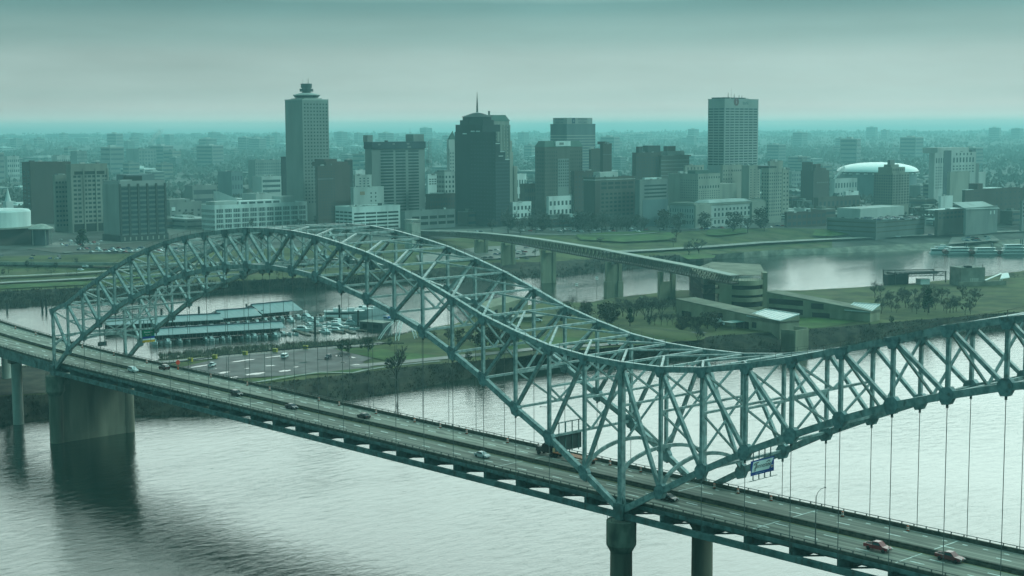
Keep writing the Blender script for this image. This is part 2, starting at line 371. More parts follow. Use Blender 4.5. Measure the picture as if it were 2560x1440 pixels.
# mainland surfaces
struct(sheet('shade_toned_bank', [ipt(u, v, .03) for u, v in ((-300,925),(0,916),(130,914),(345,906),(345,976),(130,981),(0,988),(-300,1004))], SCRUB))  # dark scrubby soil, with the shade under the approach in its tone
for nm, pts, w, m in (('riverside_road', ((1500,632),(1640,625),(1770,617),(1900,607),(2036,600),(2170,594),(2305,588),(2440,582),(2700,572)), 15, PAVE), ('bank_road', ((-60,712),(30,706),(120,702),(246,695),(380,688),(520,676),(700,664),(900,648)), 9, PAVE), ('frontage_road', ((-60,694),(60,690),(180,684),(300,676),(450,664),(620,652)), 8, PAVE),('park_path', ((1250,580),(1400,588),(1560,588),(1640,582)), 5, PAVE)):
    struct(ribbon(nm, [gpt(u, v, .4) for u, v in pts], w, m))
for pts in (((1440,588),(1520,582),(1640,578),(1690,584),(1680,600),(1560,606),(1450,600)), ((1770,575),(1860,572),(1870,582),(1800,590),(1765,588)), ((2040,573),(2120,573),(2150,583),(2080,592),(2030,590)), ((1700,640),(1740,632),(1790,640),(1785,646),(1720,650)), ((0,724),(280,710),(330,702),(120,708),(0,714)),((300,690),(420,684),(420,694),(310,700))):
    struct(sheet('grass_field', [gpt(u, v, .5) for u, v in pts], GRASSG))
for pts in (((1040,640),(1200,618),(1345,612),(1350,640),(1180,652),(1050,660)), ((150,602),(290,600),(480,612),(420,631),(180,632),(110,618)), ((2380,594),(2480,588),(2500,602),(2370,612)),((1080,575),(1250,572),(1300,582),(1150,590))):
    struct(sheet('car_park', [gpt(u, v, .5) for u, v in pts], mat('pale_tarmac', (.15,.15,.13), .6, var=.3, scale=.1)))
# ------------------------------------------------------------------ the two-arch steel truss bridge
PAN = 11.43; YW = 27.7
ZT = [47.4,50.6,55.8,60.6,65.1,69.2,72.6,75.4,77.6,79.2,80.5,81.6,82.0,81.9,81.1,79.6,77.8,75.3,72.4,68.9,65.2,62.5,60.3,59.2,58.9,59.1,60.3,62.4,65.0,68.0,71.2,74.5,77.0,79.0,80.4,81.4,82.0]
ZB = [26.3,34.5,40.5,46.0,51.7,56.1,60.0,63.6,66.2,68.4,70.0,71.0,71.4,71.2,70.3,68.3,66.1,63.2,59.7,55.3,50.3,44.5,39.2,32.8,26.1,32.5,38.9,44.7,49.8,54.6,58.9,62.2,65.2,67.6,69.4,70.6,71.2]
NN = len(ZT)-1
def zd(x): return 28.0 + (0.006*(-x)+.2*min(1, -x/40) if x < 0 else 0)
def yo(x): return .0005*x*x if x < 0 else 0
br = thing('steel_arch_bridge', 'long teal steel double arch highway bridge crossing the river', 'bridge')
for ty in (0.0, YW):
    b = MB()
    for i in range(NN):
        b.bar((i*PAN, ty, ZT[i]), ((i+1)*PAN, ty, ZT[i+1]), 1.0, 1.25)
        b.bar((i*PAN, ty, ZB[i]), ((i+1)*PAN, ty, ZB[i+1]), 1.05, 1.35)
    tr = b.build('arch_truss', STEEL, br)
    for i in range(NN+1):
        x = i*PAN
        b = MB(); wd_ = 1.25 if i == 24 else .9 if i % 24 == 0 else .72
        b.bar((x, ty, ZB[i] if i % 24 else 26.0), (x, ty, ZT[i]), wd_, wd_)
        b.build('post', STEEL, tr)
        if i < NN:
            if (i // 12) % 2 == 0: p, q = (x, ty, ZT[i]), (x+PAN, ty, ZB[i+1])
            else: p, q = (x, ty, ZB[i]), (x+PAN, ty, ZT[i+1])
            b = MB(); b.bar(p, q, .72, .85, up=(0, 1, 0)); b.build('diagonal', STEEL, tr)
        for z, big in ((ZT[i], False), (ZB[i], True)):
            if big and i % 24 == 0: continue
            w, h, e = (1.45, 1.6, 1.1) if big else (1.45, 1.15, .8)
            oc = [(-w, -h*.35+.2), (-w*.55, -h), (w*.55, -h), (w, -h*.35+.2), (w, h*.5), (w*.5, h), (-w*.5, h), (-w, h*.5)] if big else [(-w, -.2), (-w*.5, -h-.5), (w*.5, -h-.5), (w, -.2), (w, .55), (-w, .55)]
            # tilt the plate with the chord
            sl = ((ZB if big else ZT)[min(i+1, NN)]-(ZB if big else ZT)[max(i-1, 0)])/(2*PAN)*.55
            P = [(x+a, ty-.62, z+c+a*sl) for a, c in oc]+[(x+a, ty+.62, z+c+a*sl) for a, c in oc]; n = len(oc)
            b = MB(); b.poly(P, [tuple(range(n)), tuple(range(2*n-1, n-1, -1))]+[(k, n+k, n+(k+1) % n, (k+1) % n) for k in range(n)])
            b.build('gusset_plate', GUSS, tr)
        if i % 24 and ZB[i] > 36:
            b = MB(); b.tube([(x, ty, ZB[i]-1.8), (x, ty, 26.0)], .075, 5); b.bar((x, ty, ZB[i]-2.3), (x, ty, ZB[i]-1.6), .35, .35)
            b.build('hanger', CABLE, tr)
    b = MB()      # maintenance hand line along the top chord
    for i in range(NN):
        for k in range(3):
            t = k/3; x = (i+t)*PAN; z = ZT[i]+(ZT[i+1]-ZT[i])*t+.6
            b.bar((x, ty-.4, z), (x, ty-.4, z+1.15), .07)
        b.bar((i*PAN, ty-.4, ZT[i]+1.7), ((i+1)*PAN, ty-.4, ZT[i+1]+1.7), .045)
    b.build('hand_line', RAILM, tr)
    # tie girder under the deck edge
    b = MB(); b.box(0, NN*PAN, ty-.5, ty+.5, 24.45, 25.75)
    for k in range(NN*2): b.box(k*PAN/2-.06, k*PAN/2+.06, ty-.58, ty+.58, 24.5, 25.7)
    b.build('tie_girder', STEELD, br)
def arch_pts(x, z0, z1, n=14):
    return [(x, YW*k/n, z0+(z1-z0)*(1-(2*k/n-1)**2)**.62) for k in range(n+1)]
for i in range(NN+1):
    x = i*PAN
    b = MB()          # top lateral strut and the K brace of the panel
    b.bar((x, 0, ZT[i]+.25), (x, YW, ZT[i]+.25), .55, .5)
    if i < NN:
        for yy in (0, YW): b.bar((x, YW/2, ZT[i]+.25), (x+PAN, yy, ZT[i+1]+.3), .5, .42)
    b.build('top_lateral', STEEL, br)
    b = MB()          # sway frame
    mid = YW/2; dep = ZT[i]-ZB[i]
    if i % 24 == 0 or ZB[i] < 36:
        spring = 34.6 if i % 24 == 0 else ZB[i]+.4
        pts = arch_pts(x, spring, 38.6)
        for p, q in zip(pts, pts[1:]): b.bar(p, q, .55, .8)
        zl = 38.6
    else:
        zl = ZB[i]+.2; b.bar((x, 0, zl), (x, YW, zl), .55, .55)
    if dep > 15:
        zm = (ZT[i]+max(zl, ZB[i]))/2 if dep < 20 else ZT[i]-9.2
        b.bar((x, 0, zm), (x, YW, zm), .5, .5)
        for yy in (0, YW):
            b.bar((x, yy, ZT[i]-.3), (x, mid, zm), .42, .42); b.bar((x, yy, zm), (x, mid, zl), .4, .4)
    else:
        for yy in (0, YW): b.bar((x, yy, ZT[i]-.3), (x, mid, zl), .45, .45)
    b.build('sway_frame', STEEL, br)
    b = MB()          # plate floor beam, haunched at both ends
    P = [(0.1, 25.78), (0.1, 27.1), (YW-.1, 27.1), (YW-.1, 25.78), (YW-2.0, 24.75), (2.0, 24.75)]
    for xx, fl in ((x-.22, 0), (x+.22, 1)): b.v += [(xx, y, z) for y, z in P]
    n = len(P); b.f = [tuple(range(n)), tuple(range(2*n-1, n-1, -1))]+[(k, n+k, n+(k+1) % n, (k+1) % n) for k in range(n)]; b.m = [0]*len(b.f)
    b.box(x-.5, x+.5, 2.6, YW-2.6, 24.6, 24.72); b.box(x-.5, x+.5, .6, YW-.6, 27.11, 27.2)
    b.build('floor_beam', STEELD, br)
b = MB()
for i in range(NN):
    x = i*PAN
    b.bar((x, .4, 25.4), (x+PAN, YW/2, 25.3), .3, .3); b.bar((x, YW-.4, 25.4), (x+PAN, YW/2, 25.3), .3, .3)
    for yy in (3, 7, 11, 13.85, 16.5, 20.5, 24.5): b.box(x+.23, x+PAN-.23, yy-.18, yy+.18, 26.2, 27.22)
b.build('floor_bracing', STEELD, br)
# deck in strips so the approach can bend
xs = [-360, -300, -250, -200, -160, -120, -90, -60, -40, -25, -12, 0]+[i*PAN for i in range(1, NN+1)]
def strip(mb, y0, y1, z0, z1, x_list=xs, mi=0):
    o = len(mb.v)
    for x in x_list:
        h, s = zd(x), yo(x)
        mb.v += [(x, y0+s, h+z0), (x, y1+s, h+z0), (x, y1+s, h+z1), (x, y0+s, h+z1)]
    for i in range(len(x_list)-1):
        for k in range(4): mb.f.append((o+4*i+k, o+4*i+(k+1) % 4, o+4*i+4+(k+1) % 4, o+4*i+4+k)); mb.m.append(mi)
    mb.f += [(o, o+1, o+2, o+3), tuple(o+4*(len(x_list)-1)+k for k in (3, 2, 1, 0))]; mb.m += [mi, mi]
b = MB(); strip(b, .75, 26.95, -.28, 0); deck = b.build('road_deck', ROAD, br)
for y0, y1 in ((.80, 1.25), (26.45, 26.9)):
    b = MB(); strip(b, y0, y1, .002, .82); bo = b.build('edge_barrier', BARR, deck)
    b = MB(); yc = (y0+y1)/2; x = -355
    while x < NN*PAN:
        b.box(x-.09, x+.09, yc+yo(x)-.1, yc+yo(x)+.1, zd(x)+.82, zd(x)+1.32); x += 2.86
    o_ = len(b.v); strip(b, yc-.06, yc+.06, 1.24, 1.36); b.build('edge_rail', RAILM, bo)
b = MB(); strip(b, 13.3, 14.4, .002, .55); strip(b, 13.6, 14.1, .55, 1.0); b.build('median_barrier', BARR, deck)
b = MB(); strip(b, .62, .74, -.72, .1); strip(b, 26.96, 27.08, -.72, .1); b.build('edge_girder', STEELD, deck)
def dash(mb, y, x0, x1, L, gap, w=.2):
    x = x0
    while x < x1:
        q = [(x, y-w), (x+L, y-w), (x+L, y+w), (x, y+w)]
        mb.poly([(a, c+yo(a), zd(a)+.012) for a, c in q], [(0, 1, 2, 3)]); x += L+gap
b = MB(); dash(b, 6.7, -340, NN*PAN, 3.2, 9.0); dash(b, 10.4, -338, NN*PAN, 3.2, 9.0); dash(b, 20.5, -342, NN*PAN, 3.2, 9.0); dash(b, 24.2, -340, NN*PAN, 1.1, 3.4)
dash(b, 17.0, -340, NN*PAN, 3.2, 9.0, .12); dash(b, 2.9, -350, NN*PAN, 11, .02, .08); dash(b, 25.9, -350, NN*PAN, 11, .02, .08)
for xx in (22.9, 114.3, 228.6, 276, 308, 342):    # white joints across the lanes
    for y0, y1 in ((1.6, 12.9), (15.0, 26)): b.box(xx-.12, xx+.12, y0, y1, 28.0-.01 if xx > 0 else zd(xx), zd(xx)+.014)
b.build('lane_marking', LINE, deck)
b = MB(); dash(b, 12.95, -350, NN*PAN, 11, .02, .09); dash(b, 14.8, -350, NN*PAN, 11, .02, .09); b.build('yellow_edge_line', YLINE, deck)
# approach girders and piers
b = MB(); xl = [x for x in xs if x <= 0]
for y0 in (.9, 9.0, 18.0, 26.4): strip(b, y0, y0+.35, -3.4, -.3, xl)
strip(b, .7, 1.4, -3.5, -3.4, xl)
for k in range(40):
    x = -k*8.0-1; b.box(x-.08, x+.08, .8+yo(x), .9+yo(x), zd(x)-3.4, zd(x)-.3)
b.build('approach_girder', STEELD, br)
CAPM = mat('pier_cap_concrete', (.16, .16, .125), .9, var=.5, scale=.35, stretch=(1, 1, .5), detail=7, col2=(.27, .265, .21))
PIERM = mat('stained_pier', (.17, .148, .112), .9, var=.45, scale=.16, stretch=(1, 1, .18), detail=7)
stain(PIERM, (.20, .19, .145), .5, .52, .7, .6, (1, 1, .06)); stain(PIERM, (.035, .036, .028), .3, .58, .72, .6, (1, 1, .08))
def pier(x, wall, z0=-4):
    r = MB(); ps = {}
    for yy in (.0, YW):
        q = r if wall else MB()
        q.lathe([(2.55, z0), (2.45, 17.0), (2.5, 17.1)], 28, (x, yy))
        if not wall: ps[yy] = q.build('pier', PIERM, br)
    if wall: r.box(x-1.7, x+1.7, 1.5, YW-1.5, z0, 22.6); r.box(x-1.95, x+1.95, 1.5, YW-1.5, 20.6, 22.0); r.box(x-1.85, x+1.85, 1.6, YW-1.6, z0, 2.4)
    p = r.build('pier', PIERM, br) if wall else None
    for yy in (0, YW):
        p = ps.get(yy, p); s = MB(); s.lathe([(2.4, 16.9), (3.35, 18.6), (3.35, 24.0), (3.15, 24.2), (0, 24.2)], 28, (x, yy)); s.build('pier_cap', CAPM, p); s = MB(); s.box(x-1.5, x+1.5, yy-1.15, yy+1.15, 24.55, 27.9); s.box(x-1.1, x+1.1, yy-1.0, yy+1.0, 24.2, 24.55)
        s.bar((x-1.2, yy, 27.4), (x, yy, 30.6), .9, .5); s.bar((x+1.2, yy, 27.4), (x, yy, 30.6), .9, .5)
        s.build('bearing', STEELD, p)
        s = MB()
        for k in range(12):
            a0, a1 = k*math.pi/6, (k+1)*math.pi/6
            c = lambda a, z: (x+3.2*math.cos(a), yy+3.2*math.sin(a), z)
            s.bar(c(a0, 24.2), c(a0, 25.3), .07); s.bar(c(a0, 25.3), c(a1, 25.3), .06)
        s.build('cap_rail', RAILM, p)
pier(0, True); pier(24*PAN, False)
b = MB(); 
for xx in (-42, -105, -170, -235):
    for yy in (4.0, 23.5):
        b = MB(); b.lathe([(2.0, -2), (2.0, 23.4)], 20, (xx, yy+yo(xx))); 
        b.build('approach_column', CONCL, br)
    b = MB(); b.box(xx-1.4, xx+1.4, 1.2+yo(xx), 26.5+yo(xx), 23.4, 24.75); b.build('approach_cap', PIERM, br)
# ------------------------------------------------------------------ signs hung from the bridge
SIGNG = mat('sign_green', (.0, .17, .09), .5); SIGNB = mat('sign_blue', (.012, .05, .30), .5); SIGNY = mat('sign_yellow', (.62, .34, .015), .5)
SIGNW = mat('sign_white', (.80, .84, .84), .5); SIGNK = mat('sign_black', (.012, .012, .015), .5); SIGNBACK = mat('sign_back', (.075, .09, .09), .6, var=.15, scale=.6)
def frame(parent, x, y0, y1, z0, z1, n, up=4.0, dn=.0, catw=False):
    b = MB()
    for k in range(n):
        y = y0+(y1-y0)*(k+.5)/n; b.box(x-.22, x-.04, y-.1, y+.1, z0-dn, z1+up)
    b.bar((x-.13, y0-.3, z1+up), (x-.13, y1+.3, z1+up), .2, .2)
    if catw: b.bar((x+.3, y0-.9, z0-dn), (x+.3, y1+.9, z0-dn), .12, .1); [b.bar((x-.2, y0+(y1-y0)*(k+.5)/n, z0-dn), (x+.5, y0+(y1-y0)*(k+.5)/n, z0-dn), .12) for k in range(n)]
    return b.build('hanger_frame', STEELD, parent)
E90 = (math.pi/2, 0, math.pi/2)
s = thing('welcome_sign', 'blue and white Tennessee welcome sign hung over the roadway', 'sign', (297.9, 15.5, 35.4))
b = MB(); b.box(-.03, .06, 0, 8.1, 0, 3.25); pn = b.build('panel', SIGNB, s)
b = MB(); b.poly([(.066, .25, .72), (.066, 6.35, .72), (.066, 7.95, 3.0), (.066, .85, 3.0)], [(0, 1, 2, 3)]); b.build('white_field', SIGNW, pn)
text_mesh('script_lettering', 'Tennessee', 1.35, SIGNK, pn, (.075, 3.95, 1.85), E90, shear=.35, xs=1.0)
b = MB(); b.tube([(.08, 1.0, 2.2), (.08, 1.3, 2.55), (.08, 2.0, 2.68), (.08, 2.7, 2.72)], .09, 5); b.tube([(.08, 2.1, 2.6), (.08, 1.8, 1.6), (.08, 1.45, .98), (.08, 1.15, .95), (.08, 1.1, 1.3), (.08, 1.5, 1.7)], .07, 5); b.tube([(.08, 5.4, 2.35), (.08, 6.3, 2.62), (.08, 6.6, 2.55), (.08, 6.5, 2.25)], .08, 5)
b.build('script_flourish', SIGNK, pn)
text_mesh('lettering', 'Welcomes You', .5, mat('sign_pale', (.30, .45, .62), .5), pn, (.07, 3.2, .36), E90)
b = MB(); b.box(.061, .072, 6.95, 7.75, .85, 1.5); b.build('emblem', SIGNW, pn)
b = MB(); b.lathe([(.24, .0), (.24, .02), (0, .02)], 16); em = b.build('emblem_disc', mat('sign_red', (.4, .03, .05), .5), pn, loc=(.073, 7.35, 1.17)); em.rotation_euler = (0, math.pi/2, 0)
frame(s, 0, 0, 8.1, 0, 3.25, 4, 3.0, 1.05, True)
s = thing('exit_sign', 'green blue and yellow overhead exit sign above the far lanes', 'sign', (23.3, 21.9, 36.0))
b = MB(); b.box(-.03, .06, 0, 4.8, 0, 4.3); pn = b.build('panel', SIGNG, s)
b = MB(); b.box(.061, .075, 0, 4.8, 1.25, 2.0); b.build('blue_band', SIGNB, pn)
b = MB(); b.box(.061, .08, -.02, 4.82, .75, 1.25); b.build('white_band', SIGNW, pn)
b = MB(); b.box(.061, .09, -.05, 4.9, -.05, .75); b.build('yellow_band', SIGNY, pn)
text_mesh('lettering', 'Riverside Dr', .66, SIGNW, pn, (.07, 2.4, 3.55), E90); text_mesh('lettering', 'Front St', .66, SIGNW, pn, (.07, 2.4, 2.6), E90)
frame(s, 0, 0, 4.8, 0, 4.3, 3, 3.5, .3)
for lab, x, y0, y1, z0, z1, n, up in (('wide dark back of an overhead sign hung in the arch above a black truck', 251.0, 2.3, 11.0, 35.3, 38.9, 4, 3.2), ('small dark back of a sign hung from the left portal', 22.2, 5.4, 8.8, 36.2, 37.7, 2, 4.2)):
    s = thing('overhead_sign', lab, 'sign', (x, y0, z0))
    b = MB(); b.box(-.05, .05, 0, y1-y0, 0, z1-z0); b.build('panel', SIGNBACK, s); frame(s, .32, 0, y1-y0, 0, z1-z0, n, up, .35)
# ------------------------------------------------------------------ vehicles
PAINT = {}
def paint(n, c, r=.25): return mat('paint_'+n, c, r, spec=.6)
def car(kind, pm, label, cat, loc, rz, group=None, nm=None):
    t = thing(nm or {'suv': 'parked_suv', 'sedan': 'sedan_car', 'pickup': 'pickup_truck', 'van': 'passenger_van'}[kind], label, cat, loc, rz, group)
    b = MB()
    if kind == 'sedan':
        b.loft([(-2.35, .78, .42, .72, .86), (-2.2, .9, .3, .84, .98), (-1.2, .92, .25, .87, 1.0), (1.0, .92, .25, .87, .97), (1.95, .9, .28, .82, .82), (2.35, .75, .36, .68, .66)])
        b.loft([(-1.75, .84, .97, .80, .99), (-1.0, .84, .97, .66, 1.40), (.2, .84, .97, .64, 1.45), (.75, .84, .96, .72, 1.2), (1.15, .84, .95, .8, .97)])
        gl = [(-1.62, .80, 1.02, .77, 1.06), (-.98, .852, 1.02, .70, 1.36), (.18, .852, 1.02, .68, 1.39), (1.05, .80, 1.0, .79, 1.02)]; L = 2.35; wx = 1.42; roof = [(-1.0, .66, 1.38, .6, 1.465), (.2, .64, 1.40, .6, 1.475)]
    elif kind == 'suv':
        b.loft([(-2.35, .82, .45, .8, 1.1), (-2.25, .95, .38, .9, 1.16), (1.2, .95, .35, .9, 1.12), (2.1, .93, .38, .86, 1.0), (2.4, .8, .45, .74, .8)])
        b.loft([(-2.28, .88, 1.1, .78, 1.2), (-1.95, .88, 1.1, .74, 1.72), (.2, .88, 1.1, .72, 1.78), (1.25, .86, 1.08, .8, 1.12)])
        gl = [(-2.25, .80, 1.2, .78, 1.24), (-1.98, .885, 1.18, .77, 1.62), (.15, .885, 1.18, .76, 1.66), (1.16, .84, 1.1, .81, 1.13)]; L = 2.4; wx = 1.45; roof = [(-1.97, .74, 1.70, .7, 1.80), (.2, .72, 1.76, .68, 1.82)]
    elif kind == 'pickup':
        b.loft([(-2.8, .92, .55, .9, 1.2), (-.75, .95, .5, .92, 1.2), (1.3, .95, .5, .92, 1.18), (2.35, .94, .5, .86, 1.05), (2.75, .88, .55, .8, .95)])
        b.loft([(-.75, .9, 1.15, .76, 1.8), (.55, .9, 1.15, .74, 1.86), (1.35, .88, 1.13, .82, 1.2)])
        gl = [(-.79, .80, 1.3, .72, 1.72), (-.65, .91, 1.26, .80, 1.7), (.5, .91, 1.26, .78, 1.74), (1.28, .86, 1.15, .83, 1.2)]; L = 2.75; wx = 1.7; roof = [(-.72, .75, 1.78, .7, 1.87), (.55, .73, 1.84, .7, 1.9)]
    else:
        b.loft([(-2.8, .95, .45, .9, 1.95), (1.4, .97, .4, .9, 2.0), (2.0, .96, .4, .86, 1.45), (2.7, .9, .45, .84, 1.1), (2.85, .8, .5, .76, .9)])
        gl = [(-2.82, .8, 1.25, .78, 1.75), (-2.7, .975, 1.2, .92, 1.75), (1.3, .985, 1.2, .92, 1.8), (2.02, .9, 1.22, .86, 1.44)]; L = 2.85; wx = 1.75; roof = [(-2.78, .9, 1.9, .84, 2.06), (1.38, .9, 1.94, .84, 2.08)]
    b.loft(roof); b.build('body', pm, t)
    b = MB(); b.loft(gl); b.build('windows', GLASS, t)
    if kind == 'pickup':
        b = MB(); b.box(-2.68, -.85, -.78, .78, 1.16, 1.215); b.build('cargo_bed', DARK, t)
        b = MB(); b.box(2.7, 2.88, -.9, .9, .5, .78); b.build('bumper', CHROME, t)
    rr = .42 if kind == 'pickup' else .36
    wb = MB(); wb.lathe([(0, -.12), (rr*.6, -.13), (rr, -.11), (rr, .11), (rr*.6, .13), (0, .12)], 14); wme = wb.mesh('wheel', BLACK)
    for sx in (-1, 1):
        for sy in (-1, 1):
            w = obj('wheel', wme, t, (sx*wx, sy*.82, rr)); w.rotation_euler = (math.pi/2, 0, 0)
    for sy in (-1, 1):
        hz = {'sedan': .62, 'suv': .84, 'pickup': .92, 'van': .95}[kind]
        b = MB(); b.box(L-.12, L+.02, sy*.6-.16, sy*.6+.16, hz-.1, hz+.08); b.build('headlight', LAMPG, t)
        b = MB(); b.box(-(2.85 if kind in ('pickup', 'van') else 2.4), -2.3, sy*.68-.1, sy*.68+.1, hz+.02, hz+.3); b.build('tail_light', REDL, t)
    return t
def lane_x(u, y, v=1000):
    return run_to(Vector((0, y, 0)), Vector((1, 0, 0)), u, v)
def bridge_car(kind, pm, label, cat, u, v, y, rz, nm):
    x = lane_x(u, y, v); return car(kind, pm, label, cat, (x, y+yo(x), zd(x)+.01), rz, 'vehicles driving over the bridge', nm)
P_W = paint('white', (.68, .70, .70)); P_K = paint('black', (.012, .013, .015)); P_S = paint('silver', (.42, .45, .46), .3); P_R = paint('red', (.26, .012, .02)); P_D = paint('maroon', (.045, .008, .012)); P_N = paint('navy', (.015, .022, .04))
bridge_car('suv', P_W, 'white sport utility vehicle on the bridge near the left pier', 'suv', 333, 924, 12.0, 0, 'sport_utility_vehicle')
bridge_car('suv', P_D, 'dark maroon sport utility vehicle in the far lanes near the orange sign', 'suv', 410, 917, 22.3, math.pi, 'sport_utility_vehicle')
bridge_car('suv', P_K, 'black sport utility vehicle beside the median barrier', 'suv', 592, 976, 12.0, 0, 'sport_utility_vehicle')
bridge_car('sedan', P_N, 'dark navy sedan beside the median, right of the black sport utility vehicle', 'car', 729, 1011, 12.0, 0, 'sedan_car')
bridge_car('sedan', P_K, 'black sedan driving alone in the far lanes', 'car', 909, 1035, 18.6, math.pi, 'sedan_car')
bridge_car('sedan', P_S, 'silver sedan in the middle of the near lanes', 'car', 1206, 1137, 8.5, 0, 'sedan_car')
bridge_car('sedan', P_K, 'black sedan half hidden behind a gusset plate by the middle pier', 'car', 1672, 1245, 9.0, 0, 'sedan_car')
bridge_car('pickup', P_R, 'red crew cab pickup truck with a chrome bumper', 'pickup truck', 2195, 1372, 8.4, 0, 'pickup_truck')
bridge_car('pickup', paint('dull_red', (.17, .018, .022)), 'dark red pickup truck beside the median, rightmost of the vehicles', 'pickup truck', 2375, 1398, 12.2, 0, 'pickup_truck')
# semi tractor and empty flatbed
x = lane_x(1375, 22.3, 1110)
t = thing('semi_truck', 'black semi tractor pulling an orange flatbed trailer under the dark sign', 'truck', (x, 22.3, 28.01), math.pi, 'vehicles driving over the bridge')
b = MB(); b.loft([(2.0, 1.15, .9, 1.1, 2.2), (3.9, 1.05, .8, .95, 2.0), (4.2, 1.0, .7, .9, 1.7)]); b.loft([(-.6, 1.2, .9, 1.15, 3.3), (.6, 1.2, .9, 1.12, 3.5), (1.7, 1.2, .9, 1.1, 2.9), (2.05, 1.15, .9, 1.1, 2.2)]); b.box(-3.6, 2.0, -.5, .5, .7, 1.05); b.build('cab', P_K, t)
b = MB(); b.loft([(.9, 1.13, 2.25, 1.08, 2.9), (1.78, 1.1, 2.2, 1.06, 2.75)]); b.build('windshield', GLASS, t)
b = MB(); b.tube([(-.8, 1.1, 1.0), (-.8, 1.1, 4.0)], .1, 8); b.tube([(-.8, -1.1, 1.0), (-.8, -1.1, 4.0)], .1, 8); b.build('exhaust_stack', CHROME, t)
b = MB(); b.box(-15.5, -2.2, -1.25, 1.25, 1.2, 1.38); b.box(-15, -2.6, -.5, .5, .85, 1.2); b.build('flatbed', mat('orange_trailer', (.32, .09, .03), .6), t)
b = MB(); b.box(-2.3, -2.1, -1.2, 1.2, 1.38, 2.4); b.build('headboard', mat('tan_board', (.35, .25, .14), .7), t)
wb = MB(); wb.lathe([(0, -.28), (.3, -.3), (.5, -.28), (.5, .28), (.3, .3), (0, .28)], 14); wme = wb.mesh('wheel', BLACK)
for sx in (3.1, -1.6, -2.9, -13.0, -14.3):
    for sy in (-1, 1): w = obj('wheel', wme, t, (sx, sy*.95, .5)); w.rotation_euler = (math.pi/2, 0, 0)
for sy in (-1, 1): b = MB(); b.box(4.15, 4.24, sy*.75-.15, sy*.75+.15, 1.15, 1.35); b.build('headlight', LAMPG, t)
# traffic drums
ORG = mat('drum_orange', (.55, .10, .03), .5)
d0 = thing('traffic_drum', 'orange and white drum', 'traffic drum', (0, 0, 0), 0, 'traffic drums along the closed far lane')
b = MB(); b.lathe([(.30, .08), (.27, .55), (.25, 1.05), (.2, 1.12), (0, 1.12)], 14); b.build('drum', ORG, d0)
b = MB(); b.lathe([(.295, .38), (.285, .55)], 14); b.lathe([(.275, .74), (.265, .9)], 14); b.build('white_bands', SIGNW, d0)
b = MB(); b.lathe([(0, .0), (.46, 0), (.46, .09), (.3, .1)], 10); b.build('rubber_base', BLACK, d0)
DR = [39, 92, 209, 288, 370, 529, 620, 676, 798, 849, 941, 1037, 1101, 1167, 1269, 1525, 1602, 1786, 1845, 1928, 2107, 2271]
WH = {0: 'at the left edge of the photo', 21: 'farthest right along the row'}
for k, u in enumerate(DR):
    y = 25.1
    x = lane_x(u, y, 950+k*15); x = lane_x(u, y+yo(x), 950+k*15); p = (x, y+yo(x), zd(x)+.012)
    if k == 0: lab = 'orange and white traffic drum, farthest left along the closed lane'
    elif k == 21: lab = 'orange and white traffic drum, farthest right along the closed lane'
    elif k < 5: lab = 'orange and white traffic drum left of the red round sign'
    elif k < 15: lab = 'orange and white traffic drum between the red sign and the black truck'
    else: lab = 'orange and white traffic drum right of the black truck'
    if k == 0: d0.location = p; d0['label'] = lab
    else: dup(d0, p, label=lab)
x = lane_x(445, 25.3, 915)
t = thing('work_sign', 'round red orange road work sign on a drum base', 'sign', (x, 25.3, 28.01))
b = MB(); b.lathe([(0, -.05), (.85, -.05), (.85, .05), (0, .05)], 8); o = b.build('sign_face', mat('work_red', (.75, .06, .03), .45), t, loc=(0, 0, 2.6)); o.rotation_euler = (0, math.pi/2, 0)
b = MB(); b.tube([(-.1, 0, .1), (-.1, 0, 2.6)], .09, 6); b.lathe([(.28, .05), (.24, .95), (0, .95)], 12); b.build('stand', ORG, t)
# street lamps along both edges
def lamp(x, near, label):
    y = 1.0 if near else 26.7; s = 1 if near else -1
    t = thing('street_lamp', label, 'street lamp', (x, y+yo(x), zd(x)+.8), 0, 'street lamps along the bridge edges')
    b = MB(); b.tube([(0, 0, 0), (0, 0, 9.6)], [.13, .09], 6); b.build('pole', RAILM, t)
    b = MB(); b.tube([(0, 0, 9.4), (0, s*.6, 10.3), (0, s*1.6, 10.8), (0, s*2.8, 10.9)], .06, 5); b.build('arm', RAILM, t)
    b = MB(); b.loft([(-.16, .14, 10.8, .1, 10.96), (.16, .14, 10.8, .1, 10.96)]); o = b.build('lamp_head', SIGNBACK, t, loc=(0, s*2.95, 0))
lamp(lane_x(2038, 1.0, 1370), True, 'tall street lamp on the near barrier at the right')
lamp(lane_x(310, 26.7, 890), False, 'street lamp on the far barrier under the left portal')
lamp(lane_x(995, 26.7, 1020), False, 'street lamp on the far barrier left of the leaning arch chord')
lamp(lane_x(1372, 26.7, 1100), False, 'street lamp on the far barrier just behind the truck')
